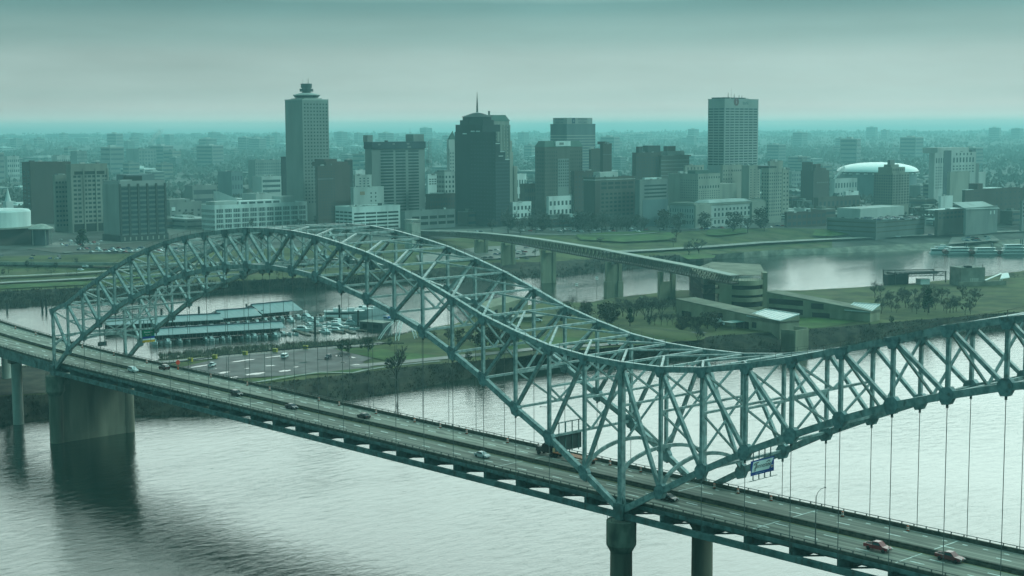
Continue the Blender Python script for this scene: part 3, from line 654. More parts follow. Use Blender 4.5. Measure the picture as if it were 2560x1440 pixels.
# ------------------------------------------------------------------ footbridge over the harbour
LAT = mat('lattice_steel', (.085, .09, .075), .7, var=.3, scale=.3)
t = thing('lattice_footbridge', 'long brown lattice footbridge on tall piers over the harbour channel', 'bridge')
p1 = G(1371, 707, 0); p2 = G(1534, 745, 0); dv = (p2-p1).normalized(); nv = Vector((-dv.y, dv.x, 0))
FBP = [(1030,588,575),(1140,592.5,577.5),(1217,599,582),(1282,608,588.5),(1357,622,598),(1500,648,621),(1600,665,640),(1720,689,662.5),(1838,712,688)]
FBS = []
for u, vb, vt in FBP:
    s = run_to(p1, dv, u, 640); q = p1+dv*s; FBS.append((s, ZAT(u, vb, DEP(q)), ZAT(u, vt, DEP(q))))
def fz(s):
    return lerp_poly(FBS, s)
def fb(s, w, k):
    z = fz(s); p = p1+dv*s+nv*w; return Vector((p.x, p.y, z[0]+k if k < 3 else z[1]+k-10))     # k: metres over the bottom, or 10 + metres over the top
def fstrip(mb, w, k0, k1):
    o = len(mb.v); N = 40
    for i in range(N+1):
        s = FBS[0][0]+(FBS[-1][0]-FBS[0][0])*i/N; mb.v += [tuple(fb(s, -w, k0)), tuple(fb(s, w, k0)), tuple(fb(s, w, k1)), tuple(fb(s, -w, k1))]
    for i in range(N):
        for k in range(4): mb.f.append((o+4*i+k, o+4*i+(k+1) % 4, o+4*i+4+(k+1) % 4, o+4*i+4+k)); mb.m.append(0)
b = MB(); fstrip(b, 3.2, 9.55, 10); b.build('top_deck', mat('pale_roof_deck', (.36, .37, .33), .7), t)
b = MB(); fstrip(b, 2.6, 0, .9); b.build('bottom_deck', LAT, t)
S0, S1 = FBS[0][0], FBS[-1][0]; npn = int((S1-S0)/6)
for w in (-2.7, 2.7):
    b = MB()
    for k in range(npn):
        s0, s1 = S0+(S1-S0)*k/npn, S0+(S1-S0)*(k+1)/npn; sm = (s0+s1)/2
        b.bar(fb(s0, w, .8), fb(sm, w, 9.3), .28); b.bar(fb(sm, w, 9.3), fb(s1, w, .8), .28); b.bar(fb(sm, w, .8), fb(sm, w, 9.3), .22)
        b.bar(fb(s0, w, 9.3), fb(sm, w, .8), .2); b.bar(fb(sm, w, .8), fb(s1, w, 9.3), .2)
    b.build('lattice_side', LAT, t)
def fp(s, w): p = p1+dv*s+nv*w; return (p.x, p.y)
TANC = mat('tan_concrete', (.25, .235, .165), .85, var=.25, scale=.15, stretch=(1, 1, .3), detail=6)
for u, zb in ((1203, 5), (1270, 3), (1371, -4), (1534, -4), (1667, 4)):
    ss = run_to(p1, dv, u, 650); b = MB(); hw = 4.2; zt = fz(ss)[0]-.05
    for sg in (-1, 1):
        b.prism([fp(ss-1.6, sg*hw-1.2), fp(ss+1.6, sg*hw-1.2), fp(ss+1.6, sg*hw+1.2), fp(ss-1.6, sg*hw+1.2)], zb, zt)
        if u == 1534: b.prism([fp(ss-2.3, sg*hw-1.9), fp(ss+2.3, sg*hw-1.9), fp(ss+2.3, sg*hw+1.9), fp(ss-2.3, sg*hw+1.9)], zb, 11)
    b.prism([fp(ss-.9, -hw), fp(ss+.9, -hw), fp(ss+.9, hw), fp(ss-.9, hw)], zb, zt-(6 if u == 1667 else 2))
    b.build('pier', TANC, t)
TAN = MATS['tan_concrete']; TAND = mat('tan_concrete_top', (.20, .19, .145), .9, var=.25, scale=.12)
t = thing('lift_tower', 'pale concrete lift tower at the far end of the lattice footbridge', 'tower', AT(1031, 1235, 8))
b = MB(); b.box(-4.6, 4.6, -4.6, 4.6, 0, 26); b.build('shaft', CONCL, t)
b = MB()
for k in range(4):
    for sg in (-4.6, 4.6): b.bar((-4.6+2.3*k, sg, 26), (-3.4+2.3*k, sg, 28.6), .25); b.bar((-3.4+2.3*k, sg, 28.6), (-2.3+2.3*k, sg, 26), .25)
b.box(-5, 5, -5, 5, 28.6, 29.2); b.build('lattice_top', CONCL, t)
# ------------------------------------------------------------------ island museum in tan concrete
def quad_block(mb, A, B, th, z0, hA, hB, mi=0):
    A = Vector((A.x, A.y, 0)); B = Vector((B.x, B.y, 0)); d = (B-A).normalized(); n = Vector((-d.y, d.x, 0))
    if n.dot(FH) < 0: n = -n
    C, D = B+n*th, A+n*th
    mb.prism([A[:2], B[:2], C[:2], D[:2]], z0, [hA, hB, hB, hA], mi); return A, B, C, D, d, n
t = thing('concrete_museum', 'tan concrete museum drum with curved parking decks, towers and long wings', 'building', G(1830, 772, 6))
off = t.location.copy()
class LMB(MB):
    def build(s, name, mats, parent=None, smooth=False, loc=None, o=None):
        k = o if o is not None else off
        s.v = [(a-k.x, b_-k.y, c-k.z) for a, b_, c in s.v]; return MB.build(s, name, mats, parent, smooth, loc)
def tower(u0, u1, vb, vt, depth, zb=5, nm='corner_tower'):
    P0 = G(u0, vb, 7); P1 = G(u1, vb, 7); zt = ZAT((u0+u1)/2, vt, DEP(P0)); b = LMB(); quad_block(b, P0, P1, depth, zb, zt, zt); b.build(nm, TAN, t); return P0, P1, zt
tA = tower(1797, 1829, 772, 688, 7); tB = tower(1906, 1918, 770, 682, 7); tC = tower(1728, 1759, 738, 675, 6)
# bulging bands between two towers
def bands(Pl, Pr, bulge, levels, n=12):
    d = Pr-Pl; nrm = Vector((d.y, -d.x, 0)).normalized()
    if nrm.dot(FH) > 0: nrm = -nrm
    front = [Pl+d*(k/n)+nrm*bulge*(1-(2*k/n-1)**2) for k in range(n+1)]
    back = [p-nrm*9 for p in (Pr, Pl)]
    inner = [p-nrm*2.2 for p in front]
    b = LMB(); b.prism([p[:2] for p in inner+back], 5, levels[-1][1]-.3); b.build('deck_shade_core', DARK, t)  # dark core standing for the shade inside the open decks
    for z0, z1 in levels:
        b = LMB(); b.prism([p[:2] for p in front+back], z0, z1); b.build('deck_band', TAN, t)
    b = LMB(); zt = levels[-1][1]
    for k in range(n+1): b.bar((*front[k][:2], zt), (*front[k][:2], zt+1.6), .12)
    for k in range(n): b.bar((*front[k][:2], zt+1.6), (*front[k+1][:2], zt+1.6), .14)
    b.build('roof_rail', RAILM, t)
zl = lambda v: ZAT(1860, v, DEP(tA[1]))
bands(tA[1], tB[0], 5.0, [(5, zl(768)), (zl(754), zl(744)), (zl(737), zl(724)), (zl(713), zl(701))])
bands(tC[1]+Vector((0,0,0)), tA[0], 2.5, [(5, zl(757)), (zl(735), zl(722)), (zl(712), zl(696))], 6)
b = LMB(); q = [G(u, v, 7) for u, v in ((1740, 740), (1830, 762), (1915, 762), (1900, 730), (1780, 722))]; b.prism([p[:2] for p in q], zl(697), zl(696)); b.build('roof_slab', TAND, t)
t['label'] = 'tan concrete museum drum with curved open parking decks between square corner towers'
def glass_roof(parent, A, B, C, D, o):
    b = LMB(); P = [A, B, C, D]; b.poly(P+[p+Vector((0,0,-.5)) for p in P], [(0,1,2,3), (7,6,5,4), (0,4,5,1), (1,5,6,2), (2,6,7,3), (3,7,4,0)])
    g = b.build('glazed_roof', mat('pale_glazing', (.42, .46, .45), .2, spec=.6), parent, o=o)
    b = LMB()
    for k in range(9):
        s = k/8; b.bar(A.lerp(B, s)+Vector((0,0,.08)), D.lerp(C, s)+Vector((0,0,.08)), .16)
    for p, q in ((A, B), (B, C), (C, D), (D, A)): b.bar(p+Vector((0,0,.1)), q+Vector((0,0,.1)), .4)
    b.build('glazing_bars', WHITE, g, o=o)
def wing(label, A, B, th, hA, hB, gl, opens, z0=3):
    w = thing('museum_wing', label, 'building', (A.x, A.y, z0)); o = Vector((A.x, A.y, z0))
    b = LMB(); a_, b_, c_, d_, d, n = quad_block(b, A, B, th, z0, hA, hB); b.build('walls', TAN, w, o=o)
    b = LMB(); e = [p for p in (a_-d*.3-n*.3, b_+d*.3-n*.3, c_+d*.3+n*.3, d_-d*.3+n*.3)]; b.prism([p[:2] for p in e], [hA+.02, hB+.02, hB+.02, hA+.02], [hA+.6, hB+.6, hB+.6, hA+.6]); b.build('parapet_roof', TAND, w, o=o)
    L = (b_-a_).length
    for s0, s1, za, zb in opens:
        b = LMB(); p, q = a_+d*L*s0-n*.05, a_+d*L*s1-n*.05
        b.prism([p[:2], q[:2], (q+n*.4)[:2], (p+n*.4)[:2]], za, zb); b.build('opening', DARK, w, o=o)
    if gl:
        s0, z1, z2 = gl; p = a_+d*L*s0; hh = hA+(hB-hA)*s0
        b = LMB(); pts = [p[:2], b_[:2], c_[:2], (d_+d*L*s0)[:2]]; b.prism(pts, hB-1, [z1, z1, z2, z2]); b.build('gallery', TAN, w, o=o)
        glass_roof(w, Vector((*pts[0], z1+.5)), Vector((*pts[1], z1+.5)), Vector((*pts[2], z2+.5)), Vector((*pts[3], z2+.5)), o)
    return w
wing('near tan museum wing ending in a slanted glass roof above the bank', G(1690, 792, 7), G(1949, 850, 4), 13, 16.5, 13.0, (.70, 13.2, 15.8), [(.06, .16, 8, 11), (.42, .47, 10, 13), (.60, .72, 7, 10.5), (.75, .79, 8, 11)])
wing('far tan museum wing with dark openings ending in a slanted glass roof', G(1917, 785, 7), G(2175, 806, 7), 12, 19, 12.5, (.76, 12.0, 15.0), [(.02, .36, 13.0, 16.0), (.02, .36, 8, 11), (.44, .56, 12, 15), (.45, .62, 7.5, 10)])
w = thing('roofless_annex', 'small roofless tan concrete annex with pale floor on the bank', 'building', G(1952, 868, 3)); o_ = w.location.copy()
b = LMB(); P0, P1 = G(1952, 868, 3), G(1985, 872, 3); 
a_, b_, c_, d_, d, n = quad_block(b, P0, P1, .8, 1, 12, 12); dd = (n)
quad_block(b, P1, P1+dd*11, -.8, 1, 12, 12); quad_block(b, P0+dd*10.5, P1+dd*10.5, .8, 1, 12.5, 12.5)
b.prism([P0[:2], P1[:2], (P1+dd*10.5)[:2], (P0+dd*10.5)[:2]], 1, 10.2); b.build('walls', TAN, w, o=o_)
b = LMB(); b.prism([(P0+d*1+dd)[:2], (P1-d+dd)[:2], (P1-d+dd*9.5)[:2], (P0+d+dd*9.5)[:2]], 10.2, 10.35); b.build('pale_floor', PAVE, w, o=o_)
# island extras: canopy, amphitheatre, stage house, field house
w = thing('amphitheatre_stage', 'dark open steel stage roof on the island shore', 'stage', G(2237, 711, 8)); o_ = w.location.copy()
P0, P1 = G(2237, 711, 8), G(2364, 706, 8); d = (P1-P0).normalized(); d.z = 0; n = Vector((-d.y, d.x, 0)); n = n if n.dot(FH) > 0 else -n; L = (P1-P0).length
b = LMB(); 
for s in (0, 1):
    for k in (0, 14): b.bar(P0+d*L*s+n*k, P0+d*L*s+n*k+Vector((0,0,8.5 if s == 0 else 7.5)), .6)
for k in (0, 14):
    for z in (5.2, 8.0):
        b.bar(P0+n*k+Vector((0,0,z)), P0+d*L+n*k+Vector((0,0,z-.5)), .5)
    for j in range(10):
        p, q = P0+d*L*j/10+n*k, P0+d*L*(j+1)/10+n*k; b.bar(p+Vector((0,0,5.2)), q+Vector((0,0,7.8)), .25); b.bar(p+Vector((0,0,7.9)), q+Vector((0,0,5.2)), .25)
b.build('truss_frame', mat('dark_steel', (.04, .05, .05), .6), w, o=o_)
b = LMB(); q = [P0+d*2+n*1, P0+d*L*.86+n*1, P0+d*L*.86+n*13, P0+d*2+n*13]; b.prism([p[:2] for p in q], 14.0, 15.2); b.build('roof', MATS['dark_steel'], w, o=o_)
b = LMB(); b.prism([p[:2] for p in (P0+n*8, P0+d*L*.4+n*8, P0+d*L*.4+n*14, P0+n*14)], 5, 13.5); b.build('back_wall_or_shade', MATS['dark_steel'], w, o=o_)
b = LMB(); b.prism([p[:2] for p in (P0+d*L*.54+n*2, P0+d*L*.72+n*2, P0+d*L*.72+n*8, P0+d*L*.54+n*8)], 5, 10.6); b.build('white_booth', WHITE, w, o=o_)
w = thing('stage_tower', 'square tan concrete tower on the island shore right of the steel stage', 'building', G(2402, 712, 8)); o_ = w.location.copy()
b = LMB(); P0, P1 = G(2402, 712, 8), G(2462, 710, 8); a_, b_, c_, d_, d, n = quad_block(b, P0, P1, 14, 5, 19, 19); b.build('walls', mat('grey_tan', (.19, .19, .16), .9, var=.2, scale=.2), w, o=o_)
b = LMB(); quad_block(b, P0-d*2-n*3, P1+d*14-n*3, 3, 5, 10, 10); b.build('terrace', TAND, w, o=o_)
b = LMB(); L = (b_-a_).length
for k in range(5): p = a_+d*(L*.38+k*1.3)-n*.05; b.prism([p[:2], (p+d*.9)[:2], (p+d*.9+n*.3)[:2], (p+n*.3)[:2]], 9, 12)
b.build('door_panels', CONCL, w, o=o_)
b = LMB(); b.prism([(a_+d*4)[:2], (a_+d*8)[:2], (a_+d*8+n*4)[:2], (a_+d*4+n*4)[:2]], 19, 20.2); b.tube([a_+d*.6+Vector((0,0,19)), a_+d*.6+Vector((0,0,20.4))], .2, 5); b.tube([b_-d*2+Vector((0,0,19)), b_-d*2+Vector((0,0,21))], .2, 5); b.build('roof_gear', DARK, w, o=o_)
w = thing('white_shell_canopy', 'white swept canopy wings on the island beside the square tan tower', 'canopy', G(2470, 706, 9)); o_ = w.location.copy()
b = LMB(); p0 = G(2464, 712, 8)+Vector((0,0,3)); p1 = G(2505, 698, 9)+Vector((0,0,4)); p2 = G(2520, 700, 9)+Vector((0,0,5)); p3 = G(2500, 706, 9)+Vector((0,0,2.4)); 
for P in ([p0, p1, p1+FH*3, p0+FH*3], [p3, G(2524, 705, 9)+Vector((0,0,3)), p2, p1]): b.poly(P+[p+Vector((0,0,-.35)) for p in P], [(0,1,2,3), (7,6,5,4), (0,4,5,1), (1,5,6,2), (2,6,7,3), (3,7,4,0)])
b.bar(p1, p1-Vector((0,0,5)), .4); b.bar(p3, p3-Vector((0,0,4)), .4); b.build('canopy_sheet', WHITE, w, o=o_)
w = thing('tan_boathouse', 'tan concrete hall with dark doorways seen through the arch', 'building', G(1228, 795, 7)); o_ = w.location.copy()
b = LMB(); P0, P1 = G(1225, 792, 7), G(1320, 778, 7); a_, b_, c_, d_, d, n = quad_block(b, P0, P1, 16, 4, 12, 15); b.build('walls', TAN, w, o=o_)
for s in (.12, .5, .75): b = LMB(); p = a_+d*(b_-a_).length*s-n*.05; b.prism([p[:2], (p+d*2.5)[:2], (p+d*2.5+n*.3)[:2], (p+n*.3)[:2]], 7, 10.5); b.build('doorway', DARK, w, o=o_)
w = thing('white_framed_pavilion', 'pale flat roofed pavilion behind the arch laterals on the island', 'pavilion', G(1310, 800, 7)); o_ = w.location.copy()
b = LMB(); quad_block(b, G(1290, 806, 7), G(1356, 802, 7), 9, 6, 9.5, 9.5); b.build('walls', TAN, w, o=o_)
b = LMB(); quad_block(b, G(1284, 807, 7), G(1362, 803, 7), 10, 9.5, 10.0, 10.0); b.build('flat_roof', PAVE, w, o=o_)
w = thing('green_canopy', 'flat teal canopy on posts beside the near museum wing', 'canopy', G(1850, 826, 7)); o_ = w.location.copy()
b = LMB(); quad_block(b, G(1828, 826, 7)-Vector((0,0,0)), G(1862, 822, 7), 7, 10.6, 10.9, 10.9); b.build('roof', mat('teal_roof', (.10, .22, .20), .4), w, o=o_)
b = LMB(); [b.bar((*G(u, v, 7)[:2], 6.5), (*G(u, v, 7)[:2], 10.6), .25) for u, v in ((1830, 825), (1860, 822))]; b.build('posts', RAILM, w, o=o_)
w = thing('grass_mound', 'low rounded grass mound by the island road', 'mound', G(1640, 836, 7)); 
b = MB(); b.lathe([(22, 0), (17, 1.6), (10, 2.6), (0, 3)], 24); b.build('turf', GRASS, w, smooth=True); w.scale = (1.3, .8, 1)
w['kind'] = 'structure'
w = thing('box_truck', 'white box truck parked beside the near museum wing', 'truck', G(1792, 813, 7.2), .6)
b = MB(); b.box(-4, 2.2, -1.2, 1.2, .9, 3.6); b.build('cargo_box', WHITE, w)
b = MB(); b.loft([(2.3, 1.1, .5, 1.0, 2.5), (3.2, 1.1, .5, 1.0, 2.4), (4.2, 1.0, .5, .95, 1.4)]); b.build('cab', P_W, w)
b = MB(); b.loft([(2.6, 1.05, 1.5, 1.02, 2.3), (3.3, 1.12, 1.4, 1.02, 2.2)]); b.build('windows', GLASS, w)
for sx in (-2.6, 3): b = MB(); b.tube([(sx, -1.15, .45), (sx, 1.15, .45)], .45, 10); b.build('wheel_pair', BLACK, w)
for (u, v, kind, pm, lab, rz) in ((712, 894, 'van', P_W, 'white passenger van on the wet island car park', 2.2), (530, 916, 'pickup', P_W, 'white pickup truck parked on the wet island car park', 2.2), (820, 896, 'suv', P_N, 'dark car parked right of the white van on the car park', -1.0), (1533, 862, 'pickup', P_W, 'white pickup on the island road behind the arch laterals', .9), (1345, 803, 'sedan', P_W, 'white car by the pale pavilion on the island', .6), (1978, 795, 'van', P_S, 'pale van under the far museum wing', .5)):
    car(kind, pm, lab, 'car', ipt(u, v, .12), rz, nm='parked_'+{'van': 'van', 'pickup': 'pickup', 'suv': 'car', 'sedan': 'car'}[kind])
# ------------------------------------------------------------------ guard rail with yellow boxes, light masts, people
b = MB(); P = [ipt(u, v, 0) for u, v in ((400, 916), (560, 892), (680, 880), (830, 868), (930, 862), (1010, 862))]
for p, q in zip(P, P[1:]):
    n = int((q-p).length/3)+1
    for k in range(n): s = p.lerp(q, k/n); b.bar(s, s+Vector((0,0,.9)), .14)
    b.bar(p+Vector((0,0,.8)), q+Vector((0,0,.8)), .1, .42)
tag(b.build('guard_rail', mat('dark_rail', (.03, .035, .035), .6)), 'dark guard rail along the wet car park by the marina', 'guard rail')
for k, (u, v) in enumerate(((476, 905), (537, 897), (613, 888), (688, 881), (764, 873))):
    w = obj('yellow_crate', None) if False else None
    b = MB(); b.box(-1.0, 1.0, -.7, .7, 0, 1.5); b.box(-1.15, 1.15, -.85, .85, 1.5, 1.65)
    o = b.build('yellow_crate', mat('crate_yellow', (.42, .32, .04), .6, var=.2, scale=1)); o.location = ipt(u, v-1, .02); o.rotation_euler = (0, 0, .5)
    tag(o, 'yellow crate by the guard rail, %s of the row of five' % ('leftmost', 'second from left', 'middle one', 'second from right', 'rightmost')[k], 'crate', 'yellow crates by the guard rail')
for u, vb, vt, lab in ((1442, 757, 713, 'left of the two floodlight masts on the island shore'), (1492, 749, 697, 'right and taller of the two floodlight masts on the island shore')):
    P0 = G(u, vb, 7); zt = ZAT(u, vt, DEP(P0)); w = thing('floodlight_mast', lab, 'light mast', P0)
    b = MB(); b.tube([(0, 0, 0), (0, 0, zt-7)], [.22, .12], 6); b.build('pole', RAILM, w)
    b = MB(); [b.box(-1.1+i*.75, -.6+i*.75, -.2, .2, zt-7.5+j*1.1, zt-6.9+j*1.1) for i in range(3) for j in range(2)]; b.bar((-1.1, 0, zt-7), (1, 0, zt-7), .12); b.build('flood_heads', SIGNW, w)
w = thing('white_arch_frame', 'white tubular arched frame standing by the marina water', 'frame structure', G(1010, 842, 7)); o_ = w.location.copy()
hub = Vector((0, 0, 9.5))
for k, (u, v) in enumerate(((948, 848), (992, 852), (1040, 846), (1092, 860), (1066, 838), (975, 838))):
    e = G(u, v, 7)-o_; e.z = 0; b = MB()
    for sd in (-.9, .9):
        nn = Vector((-e.y, e.x, 0)).normalized()*sd
        pts = [hub*(1-(s_ := i/9)**2.2)+Vector((e.x, e.y, 0))*s_+nn for i in range(10)]; b.tube(pts, .2, 5)
        if sd > 0:
            for i in range(9): b.bar(pts[i], pts[i+1]-nn*2, .12); b.bar(pts[i], pts[i]-nn*2, .12)
    b.build('arched_rib', WHITE, w)
# ------------------------------------------------------------------ marina: roofs, piles, floats and boats
ROOFM = mat('marina_roof', (.25, .315, .325), .45, var=.12, scale=.4, stretch=(.2, 3, 1)); DOCK = mat('dock_wood', (.10, .085, .065), .85, var=.3, scale=.8); NAVY = mat('navy_trim', (.02, .04, .07), .5)
def dock_roof(label, A, B, ez, rz_, hd, full):
    A = Vector((A.x, A.y, 0)); B = Vector((B.x, B.y, 0)); d = (B-A).normalized(); n = Vector((-d.y, d.x, 0)); n = n if n.dot(FH) > 0 else -n; L = (B-A).length
    w = thing('boat_dock_roof', label, 'boat dock', A); o = A
    b = LMB(); za, zr = ez, rz_
    prof = [(0, za), (hd, zr), (full, za)]
    for dz in (0,): 
        P = [A+n*s+Vector((0,0,z)) for s, z in prof]+[B+n*s+Vector((0,0,z)) for s, z in prof]+[A+n*s+Vector((0,0,z-.25)) for s, z in prof]+[B+n*s+Vector((0,0,z-.25)) for s, z in prof]
        b.poly(P, [(0,3,4,1), (1,4,5,2), (7,10,9,6), (8,11,10,7), (0,6,9,3), (2,5,11,8), (0,1,7,6), (1,2,8,7), (4,3,9,10), (5,4,10,11)])
    b.build('gable_roof', ROOFM, w, o=o)
    b = LMB(); b.bar(A+n*hd+Vector((0,0,zr+.25)), B+n*hd+Vector((0,0,zr+.25)), .9, .5); b.build('ridge_vent', NAVY, w, o=o)
    b = LMB(); m = int(L/4.2)
    for k in range(m+1):
        for s in (0.3, full*.5, full-.3): p = A+d*L*k/m+n*s; b.bar(p+Vector((0,0,-1)), p+Vector((0,0,za if s != full*.5 else zr-.3)), .2)
    b.build('posts', RAILM, w, o=o)
    b = LMB(); quad_block(b, A+n*(full*.62), B+n*(full*.62), .3, .6, za-.3, za-.3); b.build('back_wall_or_shade', DARK, w, o=o)  # dark panel added to stand for the shade beneath the roof
    b = LMB(); c0 = A+n*(full*.42); c1 = B+n*(full*.42); quad_block(b, c0, c1, full*.16, .05, .55, .55)
    for k in range(0, m+1, 2): p = A+d*L*k/m; q = p+n*(full*.42); b.bar(p+Vector((0,0,.3)), q+Vector((0,0,.3)), .7, .4)
    b.build('float', DOCK, w, o=o)
    return A, B, d, n, L
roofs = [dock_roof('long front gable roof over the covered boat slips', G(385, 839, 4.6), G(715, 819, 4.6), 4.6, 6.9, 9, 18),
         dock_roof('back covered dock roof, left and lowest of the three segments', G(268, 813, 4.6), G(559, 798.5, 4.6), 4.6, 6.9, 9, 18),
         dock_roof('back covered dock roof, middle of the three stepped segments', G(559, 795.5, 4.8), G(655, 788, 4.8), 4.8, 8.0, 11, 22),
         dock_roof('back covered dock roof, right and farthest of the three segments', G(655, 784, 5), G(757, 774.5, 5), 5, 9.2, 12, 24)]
HULL = mat('boat_hull', (.62, .65, .65), .35, var=.06); BGL = GLASS
def boat(kind, label, loc, rz, s=1.0, group=None, col=None):
    t = thing({'cruiser': 'cabin_cruiser', 'runabout': 'small_motorboat', 'house': 'houseboat', 'fly': 'flybridge_yacht'}[kind], label, 'boat', loc, rz, group)
    L = {'cruiser': 5, 'runabout': 3, 'house': 8.5, 'fly': 7}[kind]*s; W = L*.32 if kind != 'house' else 2.6*s
    b = MB(); n = 8
    secs = [(-L, W*.92, -.3, W, .9), (-L*.2, W, -.3, W*1.05, .95), (L*.4, W*.8, -.25, W*.92, 1.1), (L*.8, W*.3, -.1, W*.48, 1.35), (L, .05, .2, .08, 1.5)]
    if kind == 'house': secs = [(-L, W, -.3, W, .9), (L*.8, W, -.3, W, .9), (L, W*.7, -.1, W*.7, .9)]
    b.loft([(x, a, z0*s, c, z1*s) for x, a, z0, c, z1 in secs]); b.build('hull', col or HULL, t)
    if kind == 'runabout':
        b = MB(); b.loft([(-L*.1, W*.6, .9*s, W*.45, 1.45*s), (L*.25, W*.55, .95*s, W*.5, 1.05*s)]); b.build('windshield', BGL, t)
        return t
    b = MB()
    if kind == 'house':
        b.box(-L*.85, L*.7, -W*.88, W*.88, .9*s, 3.3*s); b.box(-L*.9, L*.85, -W*.98, W*.98, 3.3*s, 3.5*s); b.box(-L*.3, L*.2, -W*.6, W*.6, 3.5*s, 5.0*s)
        b.build('cabin', HULL, t)
        b = MB(); b.box(-L*.8, L*.72, -W*.9, W*.9, 1.7*s, 2.7*s); b.build('windows', BGL, t)
        b = MB(); [b.bar((x*L, y*W, 3.5*s), (x*L, y*W, 4.4*s), .08) for x in (-.85, -.45, 0, .4, .8) for y in (-.94, .94)]; [b.bar((-.85*L, y*W, 4.4*s), (.8*L, y*W, 4.4*s), .08) for y in (-.94, .94)]; b.build('top_rail', WHITE, t)
    else:
        b.loft([(-L*.55, W*.8, .9*s, W*.7, 2.3*s), (L*.12, W*.76, .95*s, W*.66, 2.4*s), (L*.42, W*.5, 1.0*s, W*.4, 1.25*s)])
        if kind == 'fly': b.loft([(-L*.45, W*.62, 2.35*s, W*.6, 3.2*s), (L*.02, W*.6, 2.35*s, W*.5, 3.1*s)]); b.box(-L*.5, -L*.1, -W*.6, W*.6, 4.2*s, 4.35*s); [b.bar((x*L, y*W, 3.1*s), (x*L, y*W, 4.2*s), .1) for x in (-.45, -.14) for y in (-.5, .5)]
        b.build('cabin', HULL, t)
        b = MB(); b.loft([(-L*.5, W*.79, 1.45*s, W*.73, 2.05*s), (L*.1, W*.77, 1.45*s, W*.70, 2.1*s), (L*.3, W*.62, 1.3*s, W*.58, 1.62*s)]); b.build('windows', BGL, t)
    return t
rb = random.Random(5)
A, B, d, n, L = roofs[0]; ang = math.atan2(-n.y, -n.x)
protoA = None
for k, X_ in enumerate((660, 765, 860, 1045, 1180, 1450, 1525, 1610, 1705, 1800, 2000, 2090, 2180, 2260, 2350, 2500)):
    u = 280+X_/6.095; s = run_to(A, d, u, 845); p = A+d*s+n*(1.5+rb.uniform(0, 2)); p.z = 0
    lab = 'white boat moored under the front marina roof'
    kind = ('cruiser', 'runabout', 'cruiser')[k % 3]
    boat(kind, lab+(', leftmost in the row' if k == 0 else ', rightmost in the row' if k == 15 else ', among the left half' if k < 8 else ', among the right half'), p, ang+rb.uniform(-.06, .06), rb.uniform(.8, 1.05), 'boats under the front marina roof')
for (A, B, d, n, L), m in ((roofs[1], 4), (roofs[2], 4), (roofs[3], 5)):
    for k in range(m):
        p = A+d*L*((k+.6)/m if m > 4 or A is not roofs[1][0] else (.6+.1*k))+n*2; p.z = 0
        boat('cruiser', 'pale boat in the shade of the back marina roofs', p, ang, .9, 'boats under the back marina roofs')
def z6(x, y): return 680+x/6.095, 730+y/6.095
for x, y, kind, rz, s, lab in ((535, 400, 'fly', ang+.3, .95, 'tall white flybridge yacht at the right end of the back dock'), (600, 432, 'cruiser', ang+.5, .9, 'white cruiser beside the tall flybridge yacht'), (300, 452, 'cruiser', ang, 1.0, 'white cruiser just right of the front dock end'), (520, 445, 'runabout', ang, 1, 'small white motorboat in front of the flybridge yacht'), (745, 435, 'runabout', -.2, 1.2, 'low white motorboat alone near the tall dark pile'), (470, 590, 'cruiser', ang+.9, 1.15, 'white cabin cruiser lying slantwise below the back dock'), (820, 620, 'fly', ang+.1, .85, 'big white cruiser with dark square cabin window'), (985, 595, 'cruiser', ang+.8, .9, 'white speedboat with pointed bow right of the big cruiser'), (1010, 545, 'fly', ang+.9, .95, 'flybridge yacht behind the pointed speedboat'), (80, 665, 'cruiser', ang, 1.0, 'white boat at the corner of the front dock'), (170, 655, 'cruiser', ang+.1, .85, 'white boat second from the front dock corner'), (265, 655, 'runabout', ang, 1.1, 'small white boat with a short mast right of the front dock'), (365, 655, 'runabout', ang+.2, 1, 'small covered boat right of the front dock'), (1010, 385, 'house', .9, 1.1, 'large white houseboat with dark window bands, leftmost of the houseboats'), (1215, 375, 'house', .9, 1.05, 'houseboat with dark rounded top deck beside the leftmost houseboat'), (1430, 330, 'house', .9, .85, 'white houseboat behind the pale boathouse'), (1600, 330, 'house', .9, .9, 'white houseboat farthest right in the marina'), (1225, 490, 'fly', .2, .9, 'dark topped workboat with white wheelhouse in the marina middle'), (1260, 570, 'runabout', .4, 1, 'small boat by the long floating jetty'), (1750, 430, 'cruiser', ang+.6, 1, 'boat under a blue tarpaulin at the right end of the marina'), (1650, 400, 'runabout', ang+.6, 1.2, 'white motorboat left of the boat under the blue tarpaulin'), (690, 405, 'runabout', ang+.6, 1, 'small dark motorboat by the tall pile')):
    u, v = z6(x, y); p = G(u, v, 0); w = boat(kind, lab, p, rz, s)
    if 'blue tarp' in lab: b = MB(); b.loft([(-3, 1.5, 1.0, .5, 2.5), (2, 1.4, 1.2, .4, 2.4)]); b.build('tarpaulin', mat('tarp_blue', (.03, .10, .30), .6), w)
for pts, lab in ((((330, 570), (560, 660)), 'brown floating jetty beside the slanted cruiser'), (((860, 390), (1150, 430)), 'floating jetty in front of the houseboats'), (((1050, 560), (1250, 630)), 'brown floating jetty reaching toward the near bank'), (((860, 560), (1090, 625)), 'short brown jetty right of the big cruiser'), (((600, 600), (700, 625)), 'jetty foot at the tall dark pile'), (((1300, 580), (1430, 590)), 'pale floating platform below the boathouse'), (((740, 330), (880, 400)), 'dark jetty ramp left of the houseboats')):
    P = [G(*z6(x, y), .35) for x, y in pts]; d_ = (P[1]-P[0]); b = MB(); b.bar((0, 0, 0), d_, 2.6, .6); o = b.build('floating_jetty', DOCK); o.location = P[0]; tag(o, lab, 'jetty')
w = thing('pale_boathouse', 'pale blue floating boathouse with sloped roof in the marina', 'boathouse', G(*z6(1460, 480), 0), .25)
